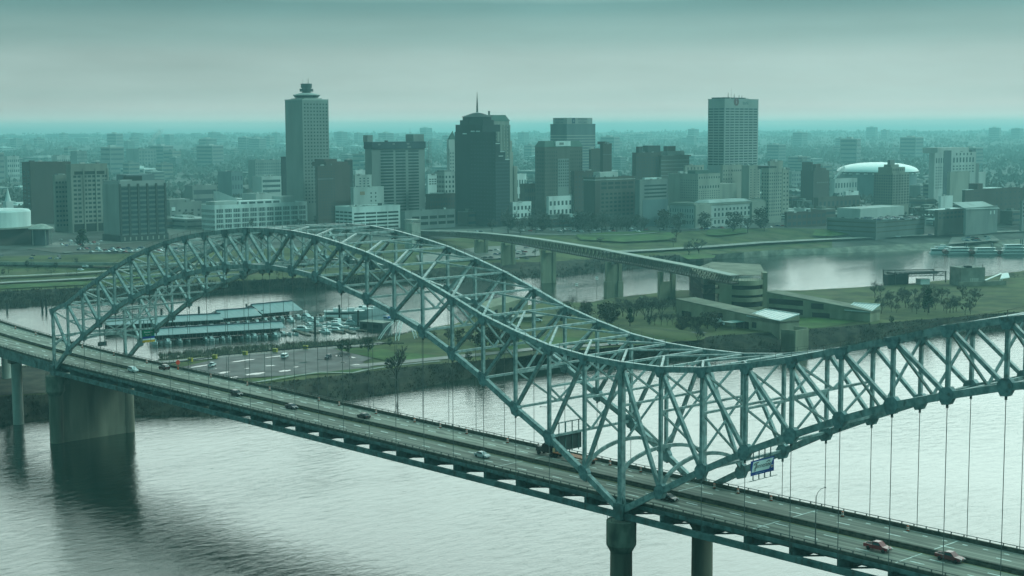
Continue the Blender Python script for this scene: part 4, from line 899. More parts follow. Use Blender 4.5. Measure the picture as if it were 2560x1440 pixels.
b = MB(); b.box(-6, 6, -7, 7, 0, 5); b.build('walls', ROOFM, w); b = MB(); b.prism([(-6.5, -7.5), (6.5, -7.5), (6.5, 7.5), (-6.5, 7.5)], [5, 5, 5, 5], [5.3, 9, 9, 5.3]); b.build('sloped_roof', ROOFM, w)
w = thing('floating_workshop', 'dark floating workshop hut beside the pale boathouse', 'boathouse', G(*z6(1580, 560), 0), .25)
b = MB(); b.box(-8, 8, -4, 4, 0, 4); b.build('walls', mat('dark_cladding', (.07, .08, .085), .7), w); b = MB(); b.box(-8.5, 8.5, -4.5, 4.5, 4, 4.3); b.build('flat_roof', PAVE, w); b = MB(); b.box(-6, -3, -4.06, -4.0, .6, 2.8); b.box(1, 5, -4.06, -4.0, 1.2, 2.8); b.build('openings', DARK, w)
for k, (u, vb, vt) in enumerate(((788, 838, 791), (849, 798, 762), (896, 816, 776), (957, 788, 756), (404, 788, 772), (497.5, 786, 766), (434, 806, 789), (530, 806, 782), (616.5, 775, 760), (656, 803, 775), (106, 776, 748), (116, 778, 748), (18, 778, 757), (276, 806, 786))):
    P0 = G(u, vb, 0); h = ZAT(u, vt, DEP(P0)); b = MB(); b.tube([(0, 0, -2), (0, 0, h)], .62, 10); o = b.build('mooring_pile', mat('dark_pile', (.03, .032, .03), .8, var=.3, scale=1)); o.location = P0
    tag(o, {0: 'tall dark mooring pile in front of the open boats', 1: 'dark mooring pile in front of the leftmost houseboat', 2: 'dark mooring pile left of the pale boathouse', 3: 'dark mooring pile behind the rightmost houseboat', 10: 'left of two dark piles in the channel at far left', 11: 'right of two dark piles in the channel at far left', 12: 'dark pile in the channel at the left photo edge'}.get(k, 'dark mooring pile standing among the covered dock roofs'), 'mooring pile', 'mooring piles of the marina')
for k in range(16):
    x, y = rb.choice([(rb.uniform(250, 480), rb.uniform(330, 420)), (rb.uniform(560, 900), rb.uniform(470, 560)), (rb.uniform(900, 1250), rb.uniform(430, 500)), (rb.uniform(1250, 1750), rb.uniform(260, 310))])
    boat(rb.choice(('cruiser', 'cruiser', 'runabout')), 'small white boat packed among the open marina berths', G(*z6(x, y), 0), ang+rb.uniform(-.2, 1.0), rb.uniform(.8, 1.0), 'boats packed in the open berths')
# river landing: paddle boats
def riverboat(u, v, L, lab, nd=3):
    w = thing('paddle_riverboat', lab, 'riverboat', G(u, v, 0), YAW*0+math.atan2(RT.y, RT.x)+.05, 'riverboats at the landing'); 
    b = MB(); b.loft([(-L/2, 4, -.5, 4, 1.3), (L*.35, 4.2, -.5, 4.2, 1.4), (L/2, 1.5, 0, 1.8, 1.7)]); b.build('hull', mat('grey_hull', (.22, .25, .25), .6), w)
    for k in range(nd):
        b = MB(); b.box(-L*.44+k*1.2, L*.36-k*2.2, -3.6+k*.3, 3.6-k*.3, 1.4+k*2.7, 3.4+k*2.7); b.box(-L*.47+k*1.2, L*.40-k*2.2, -4.1+k*.3, 4.1-k*.3, 3.5+k*2.7, 3.8+k*2.7); b.build('deck_house', WHITE, w)
        b = MB(); b.box(-L*.42+k*1.2, L*.34-k*2.2, -3.66+k*.3, 3.66-k*.3, 2.2+k*2.7, 3.1+k*2.7); b.build('windows', GLASS2, w)
    b = MB(); [b.tube([(L*.2, y, 2), (L*.2, y, 4+nd*3.2)], .45, 8) for y in (-2, 2)]; b.build('smoke_stack', MATS['dark_cladding'], w)
    b = MB(); b.tube([(-L/2-1.2, -3, 2.4), (-L/2-1.2, 3, 2.4)], 1.9, 14); b.build('paddle_wheel', mat('paddle_red', (.12, .03, .03), .6), w)
riverboat(2400, 636, 24, 'riverboat with red paddle wheel, leftmost at the landing', 2); riverboat(2466, 637, 24, 'white paddle riverboat in the middle of the landing', 2); riverboat(2538, 637, 27, 'white paddle riverboat at the right photo edge', 3)
b = MB(); b.loft([(-14, 4, -.3, 4, .9), (14, 4, -.3, 4, .9)]); o = b.build('landing_barge', mat('grey_hull', (.22, .25, .25), .6)); o.location = G(2365, 631, 0); o.rotation_euler = (0, 0, math.atan2(RT.y, RT.x)); tag(o, 'low grey landing barge left of the riverboats', 'barge')
for k in range(9):
    boat(rb.choice(('cruiser', 'house', 'runabout')), 'small craft in the cluster at the river landing', G(rb.uniform(2350, 2560), rb.uniform(625, 634), 0), math.atan2(RT.y, RT.x)+rb.uniform(-.5, .5), rb.uniform(.8, 1.3), 'small craft at the landing')
# viaduct and ramps at the left
w = thing('road_viaduct', 'grey concrete road viaduct on wide piers at the left bank', 'viaduct', G(0, 683, 7)); o_ = w.location.copy()
P0, P1 = G(-120, 657, 14.4), G(470, 660.5, 14.2); d = (P1-P0).normalized(); n = Vector((-d.y, d.x, 0)); b = LMB()
quad_block(b, P0, P1, 11, 13.0, 14.4, 14.2); b.build('deck', CONCL, w, o=o_)
b = LMB(); quad_block(b, P0-FH*.3, P1-FH*.3, .35, 13.0, 15.3, 15.1); b.build('parapet', PAVE, w, o=o_)
for u in (-75, 16, 116, 215, 320, 420):
    s = run_to(P0, d, u, 670); c = P0+d*s+FH*5; b = LMB(); b.box(c.x-1.5, c.x+1.5, c.y-1.5, c.y+1.5, 5, 12); b.box(c.x-2.6, c.x+2.6, c.y-2.6, c.y+2.6, 11.2, 13); b.build('pier', CONCL, w, o=o_)
# ------------------------------------------------------------------ trees
BARK = mat('bark', (.045, .042, .034), .95, var=.3, scale=.6); TWIG = mat('bare_twigs', (.11, .108, .09), .95, var=.4, scale=.35, col2=(.18, .175, .15)); EVER = mat('evergreen_leaves', (.022, .038, .020), .9, var=.5, scale=.5, col2=(.045, .07, .03)); BUSH = mat('brown_brush', (.040, .042, .030), .95, var=.5, scale=.3, col2=(.075, .07, .045))
def bare_tree(seed, h, spread):
    r = random.Random(seed); tr = MB(); tw = MB()
    def grow(p, d, L, rad, lev):
        q = p+d*L; mid = p.lerp(q, .5)+Vector((r.uniform(-1, 1), r.uniform(-1, 1), 0))*L*.06
        tr.tube([p, mid, q], [rad, rad*.8, rad*.6], 5 if lev < 2 else 4, cap=False)
        if lev >= 4:
            for k in range(11):
                dd = (d+Vector((r.uniform(-1, 1), r.uniform(-1, 1), r.uniform(-.3, .9)))*.8).normalized(); s = q-d*L*r.uniform(0, .8); e = s+dd*h*r.uniform(.04, .09); w = Vector((r.uniform(-1, 1), r.uniform(-1, 1), r.uniform(-1, 1))).normalized()*h*.0062
                tw.poly([s-w, s+w, e], [(0, 1, 2)])
            return
        nb = 3 if lev < 3 else 3
        for k in range(nb + (1 if lev == 0 else 0)):
            a = 2*math.pi*(k+r.random()*.7)/nb; sp = spread*r.uniform(.55, 1.2)*(.28 if k == 0 else 1)
            nd = (d*1.0+Vector((math.cos(a), math.sin(a), .15))*sp).normalized()
            grow(q-d*L*r.uniform(0, .25), nd, L*(r.uniform(.8, .98) if k == 0 else r.uniform(.5, .85)), rad*.58, lev+1)
    grow(Vector((0, 0, -.5)), Vector((r.uniform(-.05, .05), r.uniform(-.05, .05), 1)).normalized(), h*.235, h*.018, 0)
    return tr, tw
def leafy(seed, h, w, shape, n):
    r = random.Random(seed); b = MB(); cl = []
    for k in range(16):
        t = r.random(); z = h*(.25+.7*t); rr = (w*(1-t)*.9+.2 if shape == 'cone' else w*math.sqrt(max(.05, 1-(2*t-1)**2)))*r.uniform(.3, .85); a = r.uniform(0, 6.28); cl.append((rr*math.cos(a), rr*math.sin(a), z, w*r.uniform(.28, .5)))
    for k in range(n):
        c = r.choice(cl); v = Vector((r.gauss(0, 1), r.gauss(0, 1), r.gauss(0, .8))); v = v.normalized()*c[3]*r.uniform(.5, 1.05); p = Vector(c[:3])+v
        a = Vector((r.uniform(-1, 1), r.uniform(-1, 1), r.uniform(-1, 1))).normalized()*h*.035; bb = a.cross(Vector((r.uniform(-1, 1), r.uniform(-1, 1), r.uniform(-1, 1)))).normalized()*h*.028
        b.poly([p-a, p+bb, p+a, p-bb], [(0, 1, 2, 3)])
    return b
TP = {}
def proto(key):
    if key in TP: return TP[key]
    k, s = key
    if k == 'bare':
        tr, tw = bare_tree(s, 20, (.75, .62, .85, .7)[s % 4]); TP[key] = (('trunk', tr.mesh('trunk', BARK)), ('crown', tw.mesh('crown', TWIG)))
    else:
        h, w, sh, m = {'cone': (12, 3.4, 'cone', EVER), 'ever': (8, 3.4, 'ball', EVER), 'bush': (4, 3.4, 'ball', BUSH), 'brush': (14, 5.5, 'ball', BUSH)}[k]
        b = MB(); b.tube([(0, 0, -.5), (0, 0, h*.55)], [h*.03, h*.012], 6); TP[key] = (('trunk', b.mesh('trunk', BARK)), ('crown', leafy(s, h, w, sh, {'cone': 900, 'ever': 800, 'bush': 260, 'brush': 700}[k]).mesh('crown', m)))
    return TP[key]
HGT = {'bare': 20, 'cone': 12, 'ever': 8, 'bush': 4, 'brush': 14}
NMT = {'bare': 'bare_tree', 'cone': 'conifer_tree', 'ever': 'evergreen_tree', 'bush': 'shrub', 'brush': 'brushy_tree'}
rt = random.Random(11)
def tree(kind, p, h, label, group=None, wide=1.0):
    pr = proto((kind, rt.randrange(4 if kind == 'bare' else 2))); s = h/HGT[kind]
    t = thing(NMT[kind], label, 'tree' if kind != 'bush' else 'shrub', p, rt.uniform(0, 6.28), group); t.scale = (s*wide, s*wide, s)
    for nm, me in pr: obj(nm, me, t)
    return t
def itree(kind, u, vb, vt, label, group=None, z=7, wide=1.0):
    p = G(u, vb, z); h = ZAT(u, vt, DEP(p))-z; return tree(kind, p, h, label, group, wide)
itree('bare', 992, 965, 843, 'large bare tree rising from the near island bank by the footpath', z=4, wide=1.15)
itree('bare', 1745, 866, 792, 'bare tree on the bank left of the near museum wing', z=5)
itree('bare', 1538, 862, 836, 'small bare tree by the island road behind a white pickup')
for u, vb, vt, lab in ((854, 880, 847, 'dark round evergreen, leftmost by the marina bank'), (870, 882, 855, 'dark round evergreen touching the leftmost one'), (903, 873, 857, 'small dark shrub right of the two round evergreens'), (922, 880, 845, 'tall dark evergreen cluster left of the big bare tree'), (975, 866, 846, 'dark evergreen behind the big bare tree'), (1172, 905, 880, 'dark bushy evergreen on the bank edge right of the footpath'), (2229, 808, 790, 'dark round shrub on the lawn right of the far museum wing'), (1625, 812, 790, 'dark evergreen by the round plaza wall')):
    itree('ever', u, vb, vt, lab)
for u, vb, vt, lab in ((2322, 782, 720, 'tall dark conifer among bare trees right of the museum'), (2312, 780, 738, 'shorter dark conifer beside the tall conifer'), (1575, 815, 770, 'dark conifer in the grove left of the museum')):
    itree('cone', u, vb, vt, lab)
ri = random.Random(21)
for u in range(1548, 1700, 9): itree('bare', u+ri.uniform(-3, 3), 800-ri.uniform(0, 42), 742-ri.uniform(0, 22)+abs(u-1610)*.12, 'bare tree in the dense grove left of the museum drum', 'grove left of the museum', wide=1.2)
for u in (1622, 1637, 1653, 1668, 1681, 1697): itree('bare', u, 813, 772, 'small bare plaza tree standing in the round walled plaza', 'plaza trees')
for k in range(44): itree('bare', 2190+k*5.8+ri.uniform(-4, 4), (vb_ := 788-ri.uniform(0, 46)), vb_-ri.uniform(30, 56), 'bare tree in the park row right of the museum wings', 'bare trees right of the museum', wide=1.1)
for k in range(12): itree('brush', ri.uniform(1400, 1560), ri.uniform(775, 818), ri.uniform(752, 768), 'low brushy tree between the arch top and the museum grove', 'brushy trees behind the arch', wide=1.3)
for k in range(14): itree('brush', ri.uniform(1070, 1290), ri.uniform(830, 880), ri.uniform(806, 832), 'brushy tree on the island seen through the arch panels', 'brushy trees behind the arch', wide=1.2)
for k in range(9): itree('bush', ri.uniform(1385, 1560), ri.uniform(748, 762), ri.uniform(738, 746), 'low bush along the island harbour shore', 'shore bushes')
for k in range(16): itree('bush', ri.uniform(2440, 2600), ri.uniform(688, 700), ri.uniform(672, 682), 'low bush on the island shore at the right edge', 'shore bushes at the right')
for k in range(10): itree('brush', ri.uniform(1685, 1800), ri.uniform(808, 836), ri.uniform(778, 800), 'brushy tree before the near museum wing', 'brushy trees before the museum wing', wide=1.2)
# scrub over the river banks: countless stems, one mass
def scrub(name, label, polyA, zA, polyB, zB, n, hmin, hmax, u0, u1, m, seed):
    r = random.Random(seed); b = MB()
    for k in range(n):
        u = r.uniform(u0, u1); s = r.random(); a = G(u, lerp_poly(polyA, u)[0], zA); c = G(u, lerp_poly(polyB, u)[0], zB); p = a.lerp(c, s); p.z = max(.1, p.z)-.2
        h = r.uniform(hmin, hmax)
        for j in range(5):
            q = p+Vector((r.uniform(-1, 1), r.uniform(-1, 1), 0))*h*.45; w = Vector((r.uniform(-1, 1), r.uniform(-1, 1), 0)).normalized()*h*.12
            b.poly([q-w, q+w, q+Vector((r.uniform(-.4, .4)*h, r.uniform(-.4, .4)*h, h))], [(0, 1, 2)])
    tag(b.build(name, m), label, 'bank scrub', kind='stuff')
BR2 = mat('bank_brush', (.045, .045, .036), .95, var=.5, scale=.12, col2=(.085, .078, .058))
scrub('bank_scrub', 'brown leafless scrub covering the near island bank', IW, 0, IT, 7, 9000, .35, 1.3, -250, 2700, BR2, 1)
scrub('harbour_scrub', 'dark scrub on the mainland harbour bank', MW, 0, [a[:2] for a in MT], 7, 5000, .8, 2.6, -200, 1690, BR2, 2)
scrub('reed_fringe', 'pale reeds and brush along the marina shore', [(350,915),(560,893),(680,884),(844,870),(1060,838)], 3, [(350,893),(560,872),(680,862),(844,856),(1060,830)], 1, 1800, .8, 2.6, 400, 1050, mat('dry_reeds', (.13, .125, .085), .95, var=.4, scale=.2), 3)
scrub('shade_toned_scrub', 'dark scrub on the bank beneath the left bridge approach', [(-260,1032),(130,1032),(340,1030)], 2, [(-260,915),(130,918),(340,925)], 7, 5200, .5, 1.5, -250, 335, mat('shade_toned_brush', (.022, .023, .017), .95, var=.5, scale=.2, col2=(.045, .042, .03)), 7)  # brush colour set darker to carry the shade beneath the approach
# riverside and downtown trees
for u, vb, vt in ((1271, 584, 506), (1340, 584, 500), (1409, 583, 512), (1462, 580, 510), (1504, 582, 506), (1542, 580, 522), (1567, 578, 526), (1610, 578, 530), (1230, 582, 536), (1300, 590, 545), (1650, 580, 540), (1475, 586, 550), (1690, 600, 552)):
    p = gpt(u, vb, 0); tree('bare', p, ZAT(u, vt, DEP(p))-p.z, 'large bare street tree along the riverside park', 'bare trees along the riverside park', 1.15)
for u, vb, vt, lab in ((1747, 637, 582, 'big bare tree on the grass bank left of the bay'), (1722, 640, 588, 'bare tree leaning beside the big one on the grass bank'), (1500, 612, 585, 'round bare tree on the green riverside field'), (1683, 616, 586, 'bare tree near the cobbled shore'), (1338, 642, 614, 'round bare tree between the footbridge piers'), (1385, 640, 620, 'bare tree by the third footbridge pier')):
    p = gpt(u, vb, 0); tree('bare', p, ZAT(u, vt, DEP(p))-p.z, lab, None, 1.3)
p = gpt(207, 618, 0); tree('cone', p, 15, 'dark evergreen in the car park before the dark striped block', None, 1.5)
for k in range(46):
    u = ri.uniform(1265, 1715) if k % 5 else ri.uniform(1700, 1960); D = ri.uniform(1385, 1436); tree('bare' if k % 3 else 'brush', AT(u, D, 15), ri.uniform(10, 21), 'bare street tree in the dark row before the downtown blocks', 'dark tree row before downtown', 1.2)
for k in range(26):
    u = ri.uniform(-10, 900); v = ri.uniform(655, 705); p = gpt(u, v, 0); tree('bush' if k % 3 else 'brush', p, ri.uniform(2.5, 6), 'small scrubby tree on the left bank verge', 'verge trees on the left bank')
for k in range(34):
    u = ri.choice([ri.uniform(1290, 1700), ri.uniform(1960, 2560), ri.uniform(250, 900)]); D = ri.uniform(1440, 1500) if u < 1700 else ri.uniform(1480, 1700); tree('bare' if k % 2 else 'brush', AT(u, D, 16.5 if u < 2100 else 13), ri.uniform(9, 15), 'bare tree between the downtown blocks', 'trees between downtown blocks', 1.2)
# ------------------------------------------------------------------ downtown
def wcol(n, c, **k): return mat('wall_'+n, c, .85, var=.14, scale=.06, stretch=(1, 1, .35), detail=6, **k)
W_BEIGE = wcol('beige', (.235, .225, .195)); W_GREY = wcol('grey', (.20, .21, .20)); W_DARK = wcol('dark', (.055, .06, .06)); W_BRICK = wcol('brick', (.10, .068, .06)); W_DBRICK = wcol('dark_brick', (.075, .055, .048)); W_WHITE = wcol('white', (.66, .68, .66)); W_CREAM = wcol('cream', (.30, .29, .25)); W_BROWN = wcol('brown', (.105, .09, .075)); W_BLK = wcol('blackglass', (.028, .036, .04)); W_TEAL = wcol('blue_grey', (.13, .17, .18)); W_PALE = wcol('pale', (.42, .43, .41)); W_ROOF = wcol('roof_gravel', (.17, .17, .15)); W_GREENR = wcol('green_roof', (.07, .12, .10)); W_BRITE = wcol('bright_roof', (.62, .66, .64))
W_STRIP = wcol('strip', (.30, .31, .30))
CUBE = {}
def unit(m):
    if m.name not in CUBE:
        b = MB(); b.box(-.5, .5, -.5, .5, -.5, .5); CUBE[m.name] = b.mesh('unit_'+m.name, m)
    return CUBE[m.name]
for w_ in (W_BEIGE, W_GREY, W_PALE, W_CREAM, W_WHITE, W_BROWN): stain(w_, tuple(c*.55 for c in w_.node_tree.nodes['Principled BSDF'].inputs['Base Color'].default_value[:3]), .12, .52, .72, .5, (1, 1, .12))
class Bld:
    def __init__(s, label, uL, uM, uR, vT, D, m, zb=None, dep=None, name='office_building', cat='building', group=None, roof=True, zt=None):
        s.D = D; M = AT(uM, D); s.m = m; zb = zb if zb is not None else 11
        s.zb = zb; s.H = (zt if zt is not None else ZAT(uM, vT, D))-zb
        s.Ln = dep if uL >= uM else max(2, run_to(M, Vector((-1, 0, 0)), uL)); s.Lw = dep if uR <= uM else max(2, run_to(M, Vector((0, 1, 0)), uR))
        s.M = M; s.t = thing(name, label, cat, (M.x, M.y, zb), 0, group)
        b = MB(); b.box(-s.Ln, 0, 0, s.Lw, 0, s.H); s.wall = b.build('wall', m, s.t)
        if roof:
            b = MB(); e = .5; b.box(-s.Ln-.15, .15, -.15, e, s.H, s.H+1.0); b.box(-e, .15, e, s.Lw-e, s.H, s.H+1.0); b.box(-s.Ln-.15, .15, s.Lw-e, s.Lw+.15, s.H, s.H+1.0); b.box(-s.Ln-.15, -s.Ln+e, e, s.Lw-e, s.H, s.H+1.0)
            b.build('parapet', m, s.t); s.rf = None
            b = MB(); b.box(-s.Ln+e, -e, e, s.Lw-e, s.H, s.H+.12); s.rf = b.build('roof', W_ROOF, s.t)
            rr = random.Random(int(uL*7+vT))
            for k in range(4 if s.Lw > 12 and s.Ln > 10 else 2):
                o = obj('roof_unit', unit((W_PALE, W_GREY, W_DARK)[k % 3]), s.t); a_, c_, d_ = rr.uniform(1.5, 4), rr.uniform(1.5, 5), rr.uniform(1, 2.6)
                o.scale = (a_, c_, d_); o.location = (-rr.uniform(.15, .85)*s.Ln, rr.uniform(.15, .85)*s.Lw, s.H+.12+d_/2)
        s.wins = []
    def z(s, v): return ZAT(1280, v, s.D)-s.zb            # local height for an image row at the near corner
    def Y(s, u): return run_to(s.M, Vector((0, 1, 0)), u)  # along the right-hand face
    def Xn(s, u): return run_to(s.M, Vector((-1, 0, 0)), u)
    def win(s, face, cols, rows, z0, z1, fw=.55, fh=.5, a=0, b=1, gl=None, t=.14, nm='window'):
        L = s.Lw if face == 'w' else s.Ln; a *= L; b *= L; cw = (b-a)/cols; rh = (z1-z0)/rows; gl = gl or GLASS
        for r in range(rows):
            for c in range(cols):
                p = a+(c+.5)*cw; zz = z1-(r+.5)*rh
                s.wins.append(((0, p, zz), (t, cw*fw, rh*fh), gl, nm) if face == 'w' else ((-p, 0, zz), (cw*fw, t, rh*fh), gl, nm))
        return s
    def done(s, cap=70):
        for loc, sc, gl, nm in s.wins[:cap]:
            o = obj(nm, unit(gl), s.t, loc); o.scale = sc
        if len(s.wins) > cap:
            b = MB()
            for (x, y, z), (a, c, d), gl, nm in s.wins[cap:]: b.box(x-a/2, x+a/2, y-c/2, y+c/2, z-d/2, z+d/2)
            o = b.build(s.wins[cap][3], s.wins[cap][2], s.t); o['kind'] = 'stuff'
        return s
    def box(s, nm, x0, x1, y0, y1, z0, z1, m=None):
        b = MB(); b.box(x0, x1, y0, y1, z0, z1); return b.build(nm, m or s.m, s.t)
    def top(s, nm, uL, uR, v, back=.2, m=None, depth=None, off=1.5):
        """a roof block between two columns, up to row v, set back from the right-hand face"""
        M2 = s.M+Vector((-off, 0, 0)); y0 = run_to(M2, Vector((0, 1, 0)), uL); y1 = run_to(M2, Vector((0, 1, 0)), uR)
        if y0 < -1: y0 = .8
        return s.box(nm, -off-(depth or max(3, s.Ln*.6)), -off, y0, y1, s.H+.12, s.z(v), m)
    def fins(s, face, n, z0, z1, w=.35, d=.5, m=None, nm='pilaster', a=0, b=1, one=False):
        L = s.Lw if face == 'w' else s.Ln; mb = MB()
        for k in range(n+1):
            p = L*(a+(b-a)*k/n)
            q = MB() if not one else mb
            if face == 'w': q.box(.02, d, p-w/2, p+w/2, z0, z1)
            else: q.box(-p-w/2, -p+w/2, -d, -.02, z0, z1)
            if not one: q.build(nm, m or s.m, s.t)
        if one: mb.build(nm, m or s.m, s.t)
        return s
def mast(s, x, y, z0, h, r=.25, nm='antenna'):
    b = MB(); b.tube([(x, y, z0), (x, y, z0+h)], [r, r*.4], 5); b.build(nm, RAILM, s.t)

# left group
s = Bld('dark brown office tower at far left with a flat rooftop plant deck', 58, 78, 180, 408, 1530, W_DBRICK); s.top('plant_deck', 82, 132, 400); s.win('w', 1, 9, s.z(560), s.z(425), .35, .22, .45, .9, GLASS2).win('n', 2, 14, s.z(560), s.z(420), .5, .4); s.done()
s = Bld('grey brown tower with deep window rows between three concrete piers', 168, 180, 271, 413, 1400, W_BEIGE, zb=10)
s.win('w', 1, 1, s.z(433), s.z(424), .9, .9, .04, .96, DARK, nm='dark_band')
for a, b_ in ((.04, .27), (.31, .80), (.84, .98)): s.win('w', 4 if b_-a > .3 else 2, 11, s.z(555), s.z(432), .72, .5, a, b_)
s.win('w', 1, 1, s.z(577), s.z(556), .97, .96, .02, .98, DARK, nm='open_ground_floor')
s.fins('w', 3, 0, s.z(418), 1.4, .9, nm='concrete_pier'); b = s.box('stair_wing', -s.Ln-14, -s.Ln*.15, 9, 24, 0, s.z(440)); M2 = s.Ln
for r in range(10):
    for c in range(4): pass
s.done(100)
s = Bld('lower grey wing with four columns of windows left of the piered tower', 134, 139, 171, 440, 1415, W_BEIGE, zb=10, name='office_wing'); s.win('w', 4, 10, s.z(565), s.z(446), .6, .42); s.done()
s = Bld('dark office block striped with pale spandrels and vertical fins, at left', 259, 300, 413, 456, 1290, W_STRIP, zb=12)
zb_, zt_ = s.z(583), s.z(458)
s.win('w', 5, 10, zb_, zt_-1.5, .90, .58, 0, 1, mat('strip_glass', (.035, .05, .06), .2)); s.done()
s.fins('w', 5, s.z(585), zt_+.6, 1.9, .8, W_DARK, 'dark_column'); s.fins('n', 15, s.z(585), zt_+.4, .75, .7, W_PALE, 'vertical_fin')
s.fins('w', 60, zb_, zt_-1.4, .16, .35, W_TEAL, 'mullion_screen', one=True)
s.box('podium', -s.Ln-1.5, 1.5, -1.5, s.Lw+1.5, 0, s.z(585), W_DARK)
for k in range(8): o = obj('podium_pier', unit(CONCL), s.t, (1.62, s.Lw*(k+.5)/8, s.z(594))); o.scale = (.3, 1.1, 3.0)
s.top('penthouse', 318, 388, 434, m=W_TEAL, off=8, depth=18); s.box('louvre_panel', -7.95, -7.85, s.Y(322), s.Y(368), s.z(453), s.z(438), DARK); s.box('roof_curb', -6, -2, 2, s.Lw*.3, s.H+.12, s.H+2, W_PALE)
t = thing('white_drum_hall', 'white windowless drum hall with a dark brick base at the left edge', 'building', AT(-8, 1275, 8)); b = MB(); b.lathe([(27, 22.4), (27, 35), (25.5, 36.5), (0, 38)], 40); b.build('drum_wall', W_BRITE, t, smooth=False)
b = MB(); b.lathe([(31, 21.2), (31, 22.3), (0, 22.4)], 40); b.build('flat_canopy', PAVE, t)
b = MB(); b.box(-26, 22, -24, 24, 0, 21.2); b.build('brick_base', W_DBRICK, t)
c = t.location; e = AT(100, 1260, 0)-Vector((c.x, c.y, 0)); b = MB(); b.lathe([(10, 20.6), (10.6, 21.4), (4, 24.6), (0, 25.4)], 28, (e.x, e.y)); b.build('entrance_canopy', CONCL, t)
b = MB(); [b.tube([(e.x+8*math.cos(a), e.y+8*math.sin(a), 0), (e.x+8*math.cos(a), e.y+8*math.sin(a), 20.7)], .4, 6) for a in (0, 1.2, 2.4, 3.6, 4.8)]; b.build('canopy_columns', PAVE, t)
b = MB(); b.lathe([(7, 0), (7, 20.5)], 20, (e.x-FH.x*-3, e.y)); b.build('glass_lobby', GLASS2, t)
t = thing('hull_sculpture', 'white boat shaped monument with two fins on short legs', 'monument', gpt(101, 612, 0), math.atan2(RT.y, RT.x)-.1); b = MB(); b.loft([(-7, .4, 5.0, 1.2, 7.2), (-3, 2.2, 3.4, 3, 6.2), (3, 2.2, 3.4, 2.8, 5.6), (7, .3, 4.6, .5, 5.2)]); b.build('hull', WHITE, t)
b = MB(); [b.poly([(-4.5, y, 6), (-.6, y, 6), (-2.2, y, 12.5), (-3.6, y, 12.5), (-4.5, y+.4, 6), (-.6, y+.4, 6), (-2.2, y+.4, 12.5), (-3.6, y+.4, 12.5)], [(0,1,2,3), (7,6,5,4), (0,4,5,1), (1,5,6,2), (2,6,7,3), (3,7,4,0)]) for y in (-1.4, 1)]; b.build('fins', WHITE, t); b = MB(); [b.bar((x, 0, 0), (x, 0, 4), .8) for x in (-3, 3)]; b.build('legs', CONCL, t)
t = thing('white_church', 'white church steeple rising behind the drum hall at far left', 'church', AT(20, 1600, 12)); b = MB(); b.box(-4, 4, -4, 4, 0, ZAT(20, 503, 1600)-12); b.build('tower', W_WHITE, t); z = ZAT(20, 503, 1600)-12; b = MB(); b.lathe([(3.6, z), (0.1, ZAT(20, 470, 1600)-12)], 8); b.build('steeple', W_BRITE, t); b = MB(); b.box(-4, 22, 4, 14, 0, 14); b.build('nave', W_BRICK, t)
# parking garage at the left bank with cars on its roof deck
s = Bld('long brown parking garage with open slots below the striped block', 60, 150, 470, 633, 1172, W_BROWN, zb=5, name='parking_garage', roof=False)
s.win('w', 9, 2, s.z(654), s.z(636), .92, .5, .02, .99, DARK, nm='open_slot'); s.win('n', 3, 2, s.z(654), s.z(636), .9, .5, gl=DARK, nm='open_slot'); s.done(); s.top('elevator_tower', 157, 179, 627, m=W_BEIGE, off=-2, depth=5)
GAR_Z = s.zb+s.H
# block row behind the arch crown
s = Bld('small beige block with square windows beside the white grid building', 416, 424, 504, 508, 1490, W_GREY, zb=13); s.win('w', 5, 4, s.z(568), s.z(518), .34, .42); s.box('sign_box', .05, .5, s.Y(428), s.Y(437), s.z(524), s.z(515), W_BRITE); s.box('roof_block', -18, -4, 2, s.Lw*.7, s.H+.12, s.z(496)); s.done()
s = Bld('long white grid building with rounded window bays in eleven columns', 503, 536, 767, 516, 1425, W_WHITE, zb=12)
s.win('w', 11, 4, s.z(570), s.z(519), .80, .72, 0.005, .995, GLASS2); s.win('n', 12, 4, s.z(572), s.z(519), .5, .55, 0, 1, GLASS2); s.done(100)
s.fins('w', 55, s.z(570), s.z(519), .3, .3, W_WHITE, 'mullion_screen', one=True)
s.box('upper_storey', -s.Ln*.7, -1.0, s.Y(599), s.Y(704), s.H+.12, s.z(503)); 
for k in range(5): o = obj('upper_window', unit(GLASS2), s.t, (-.98, s.Y(601)+(s.Y(702)-s.Y(601))*(k+.5)/5, s.z(510))); o.scale = (.14, 7, 3.6)
s.box('penthouse', -s.Ln*.7, -2, s.Y(704), s.Y(740), s.H+.12, s.z(495), W_PALE); s.box('left_penthouse', -s.Ln*.8, -3, s.Y(541), s.Y(597), s.H+.12, s.z(502), W_PALE)
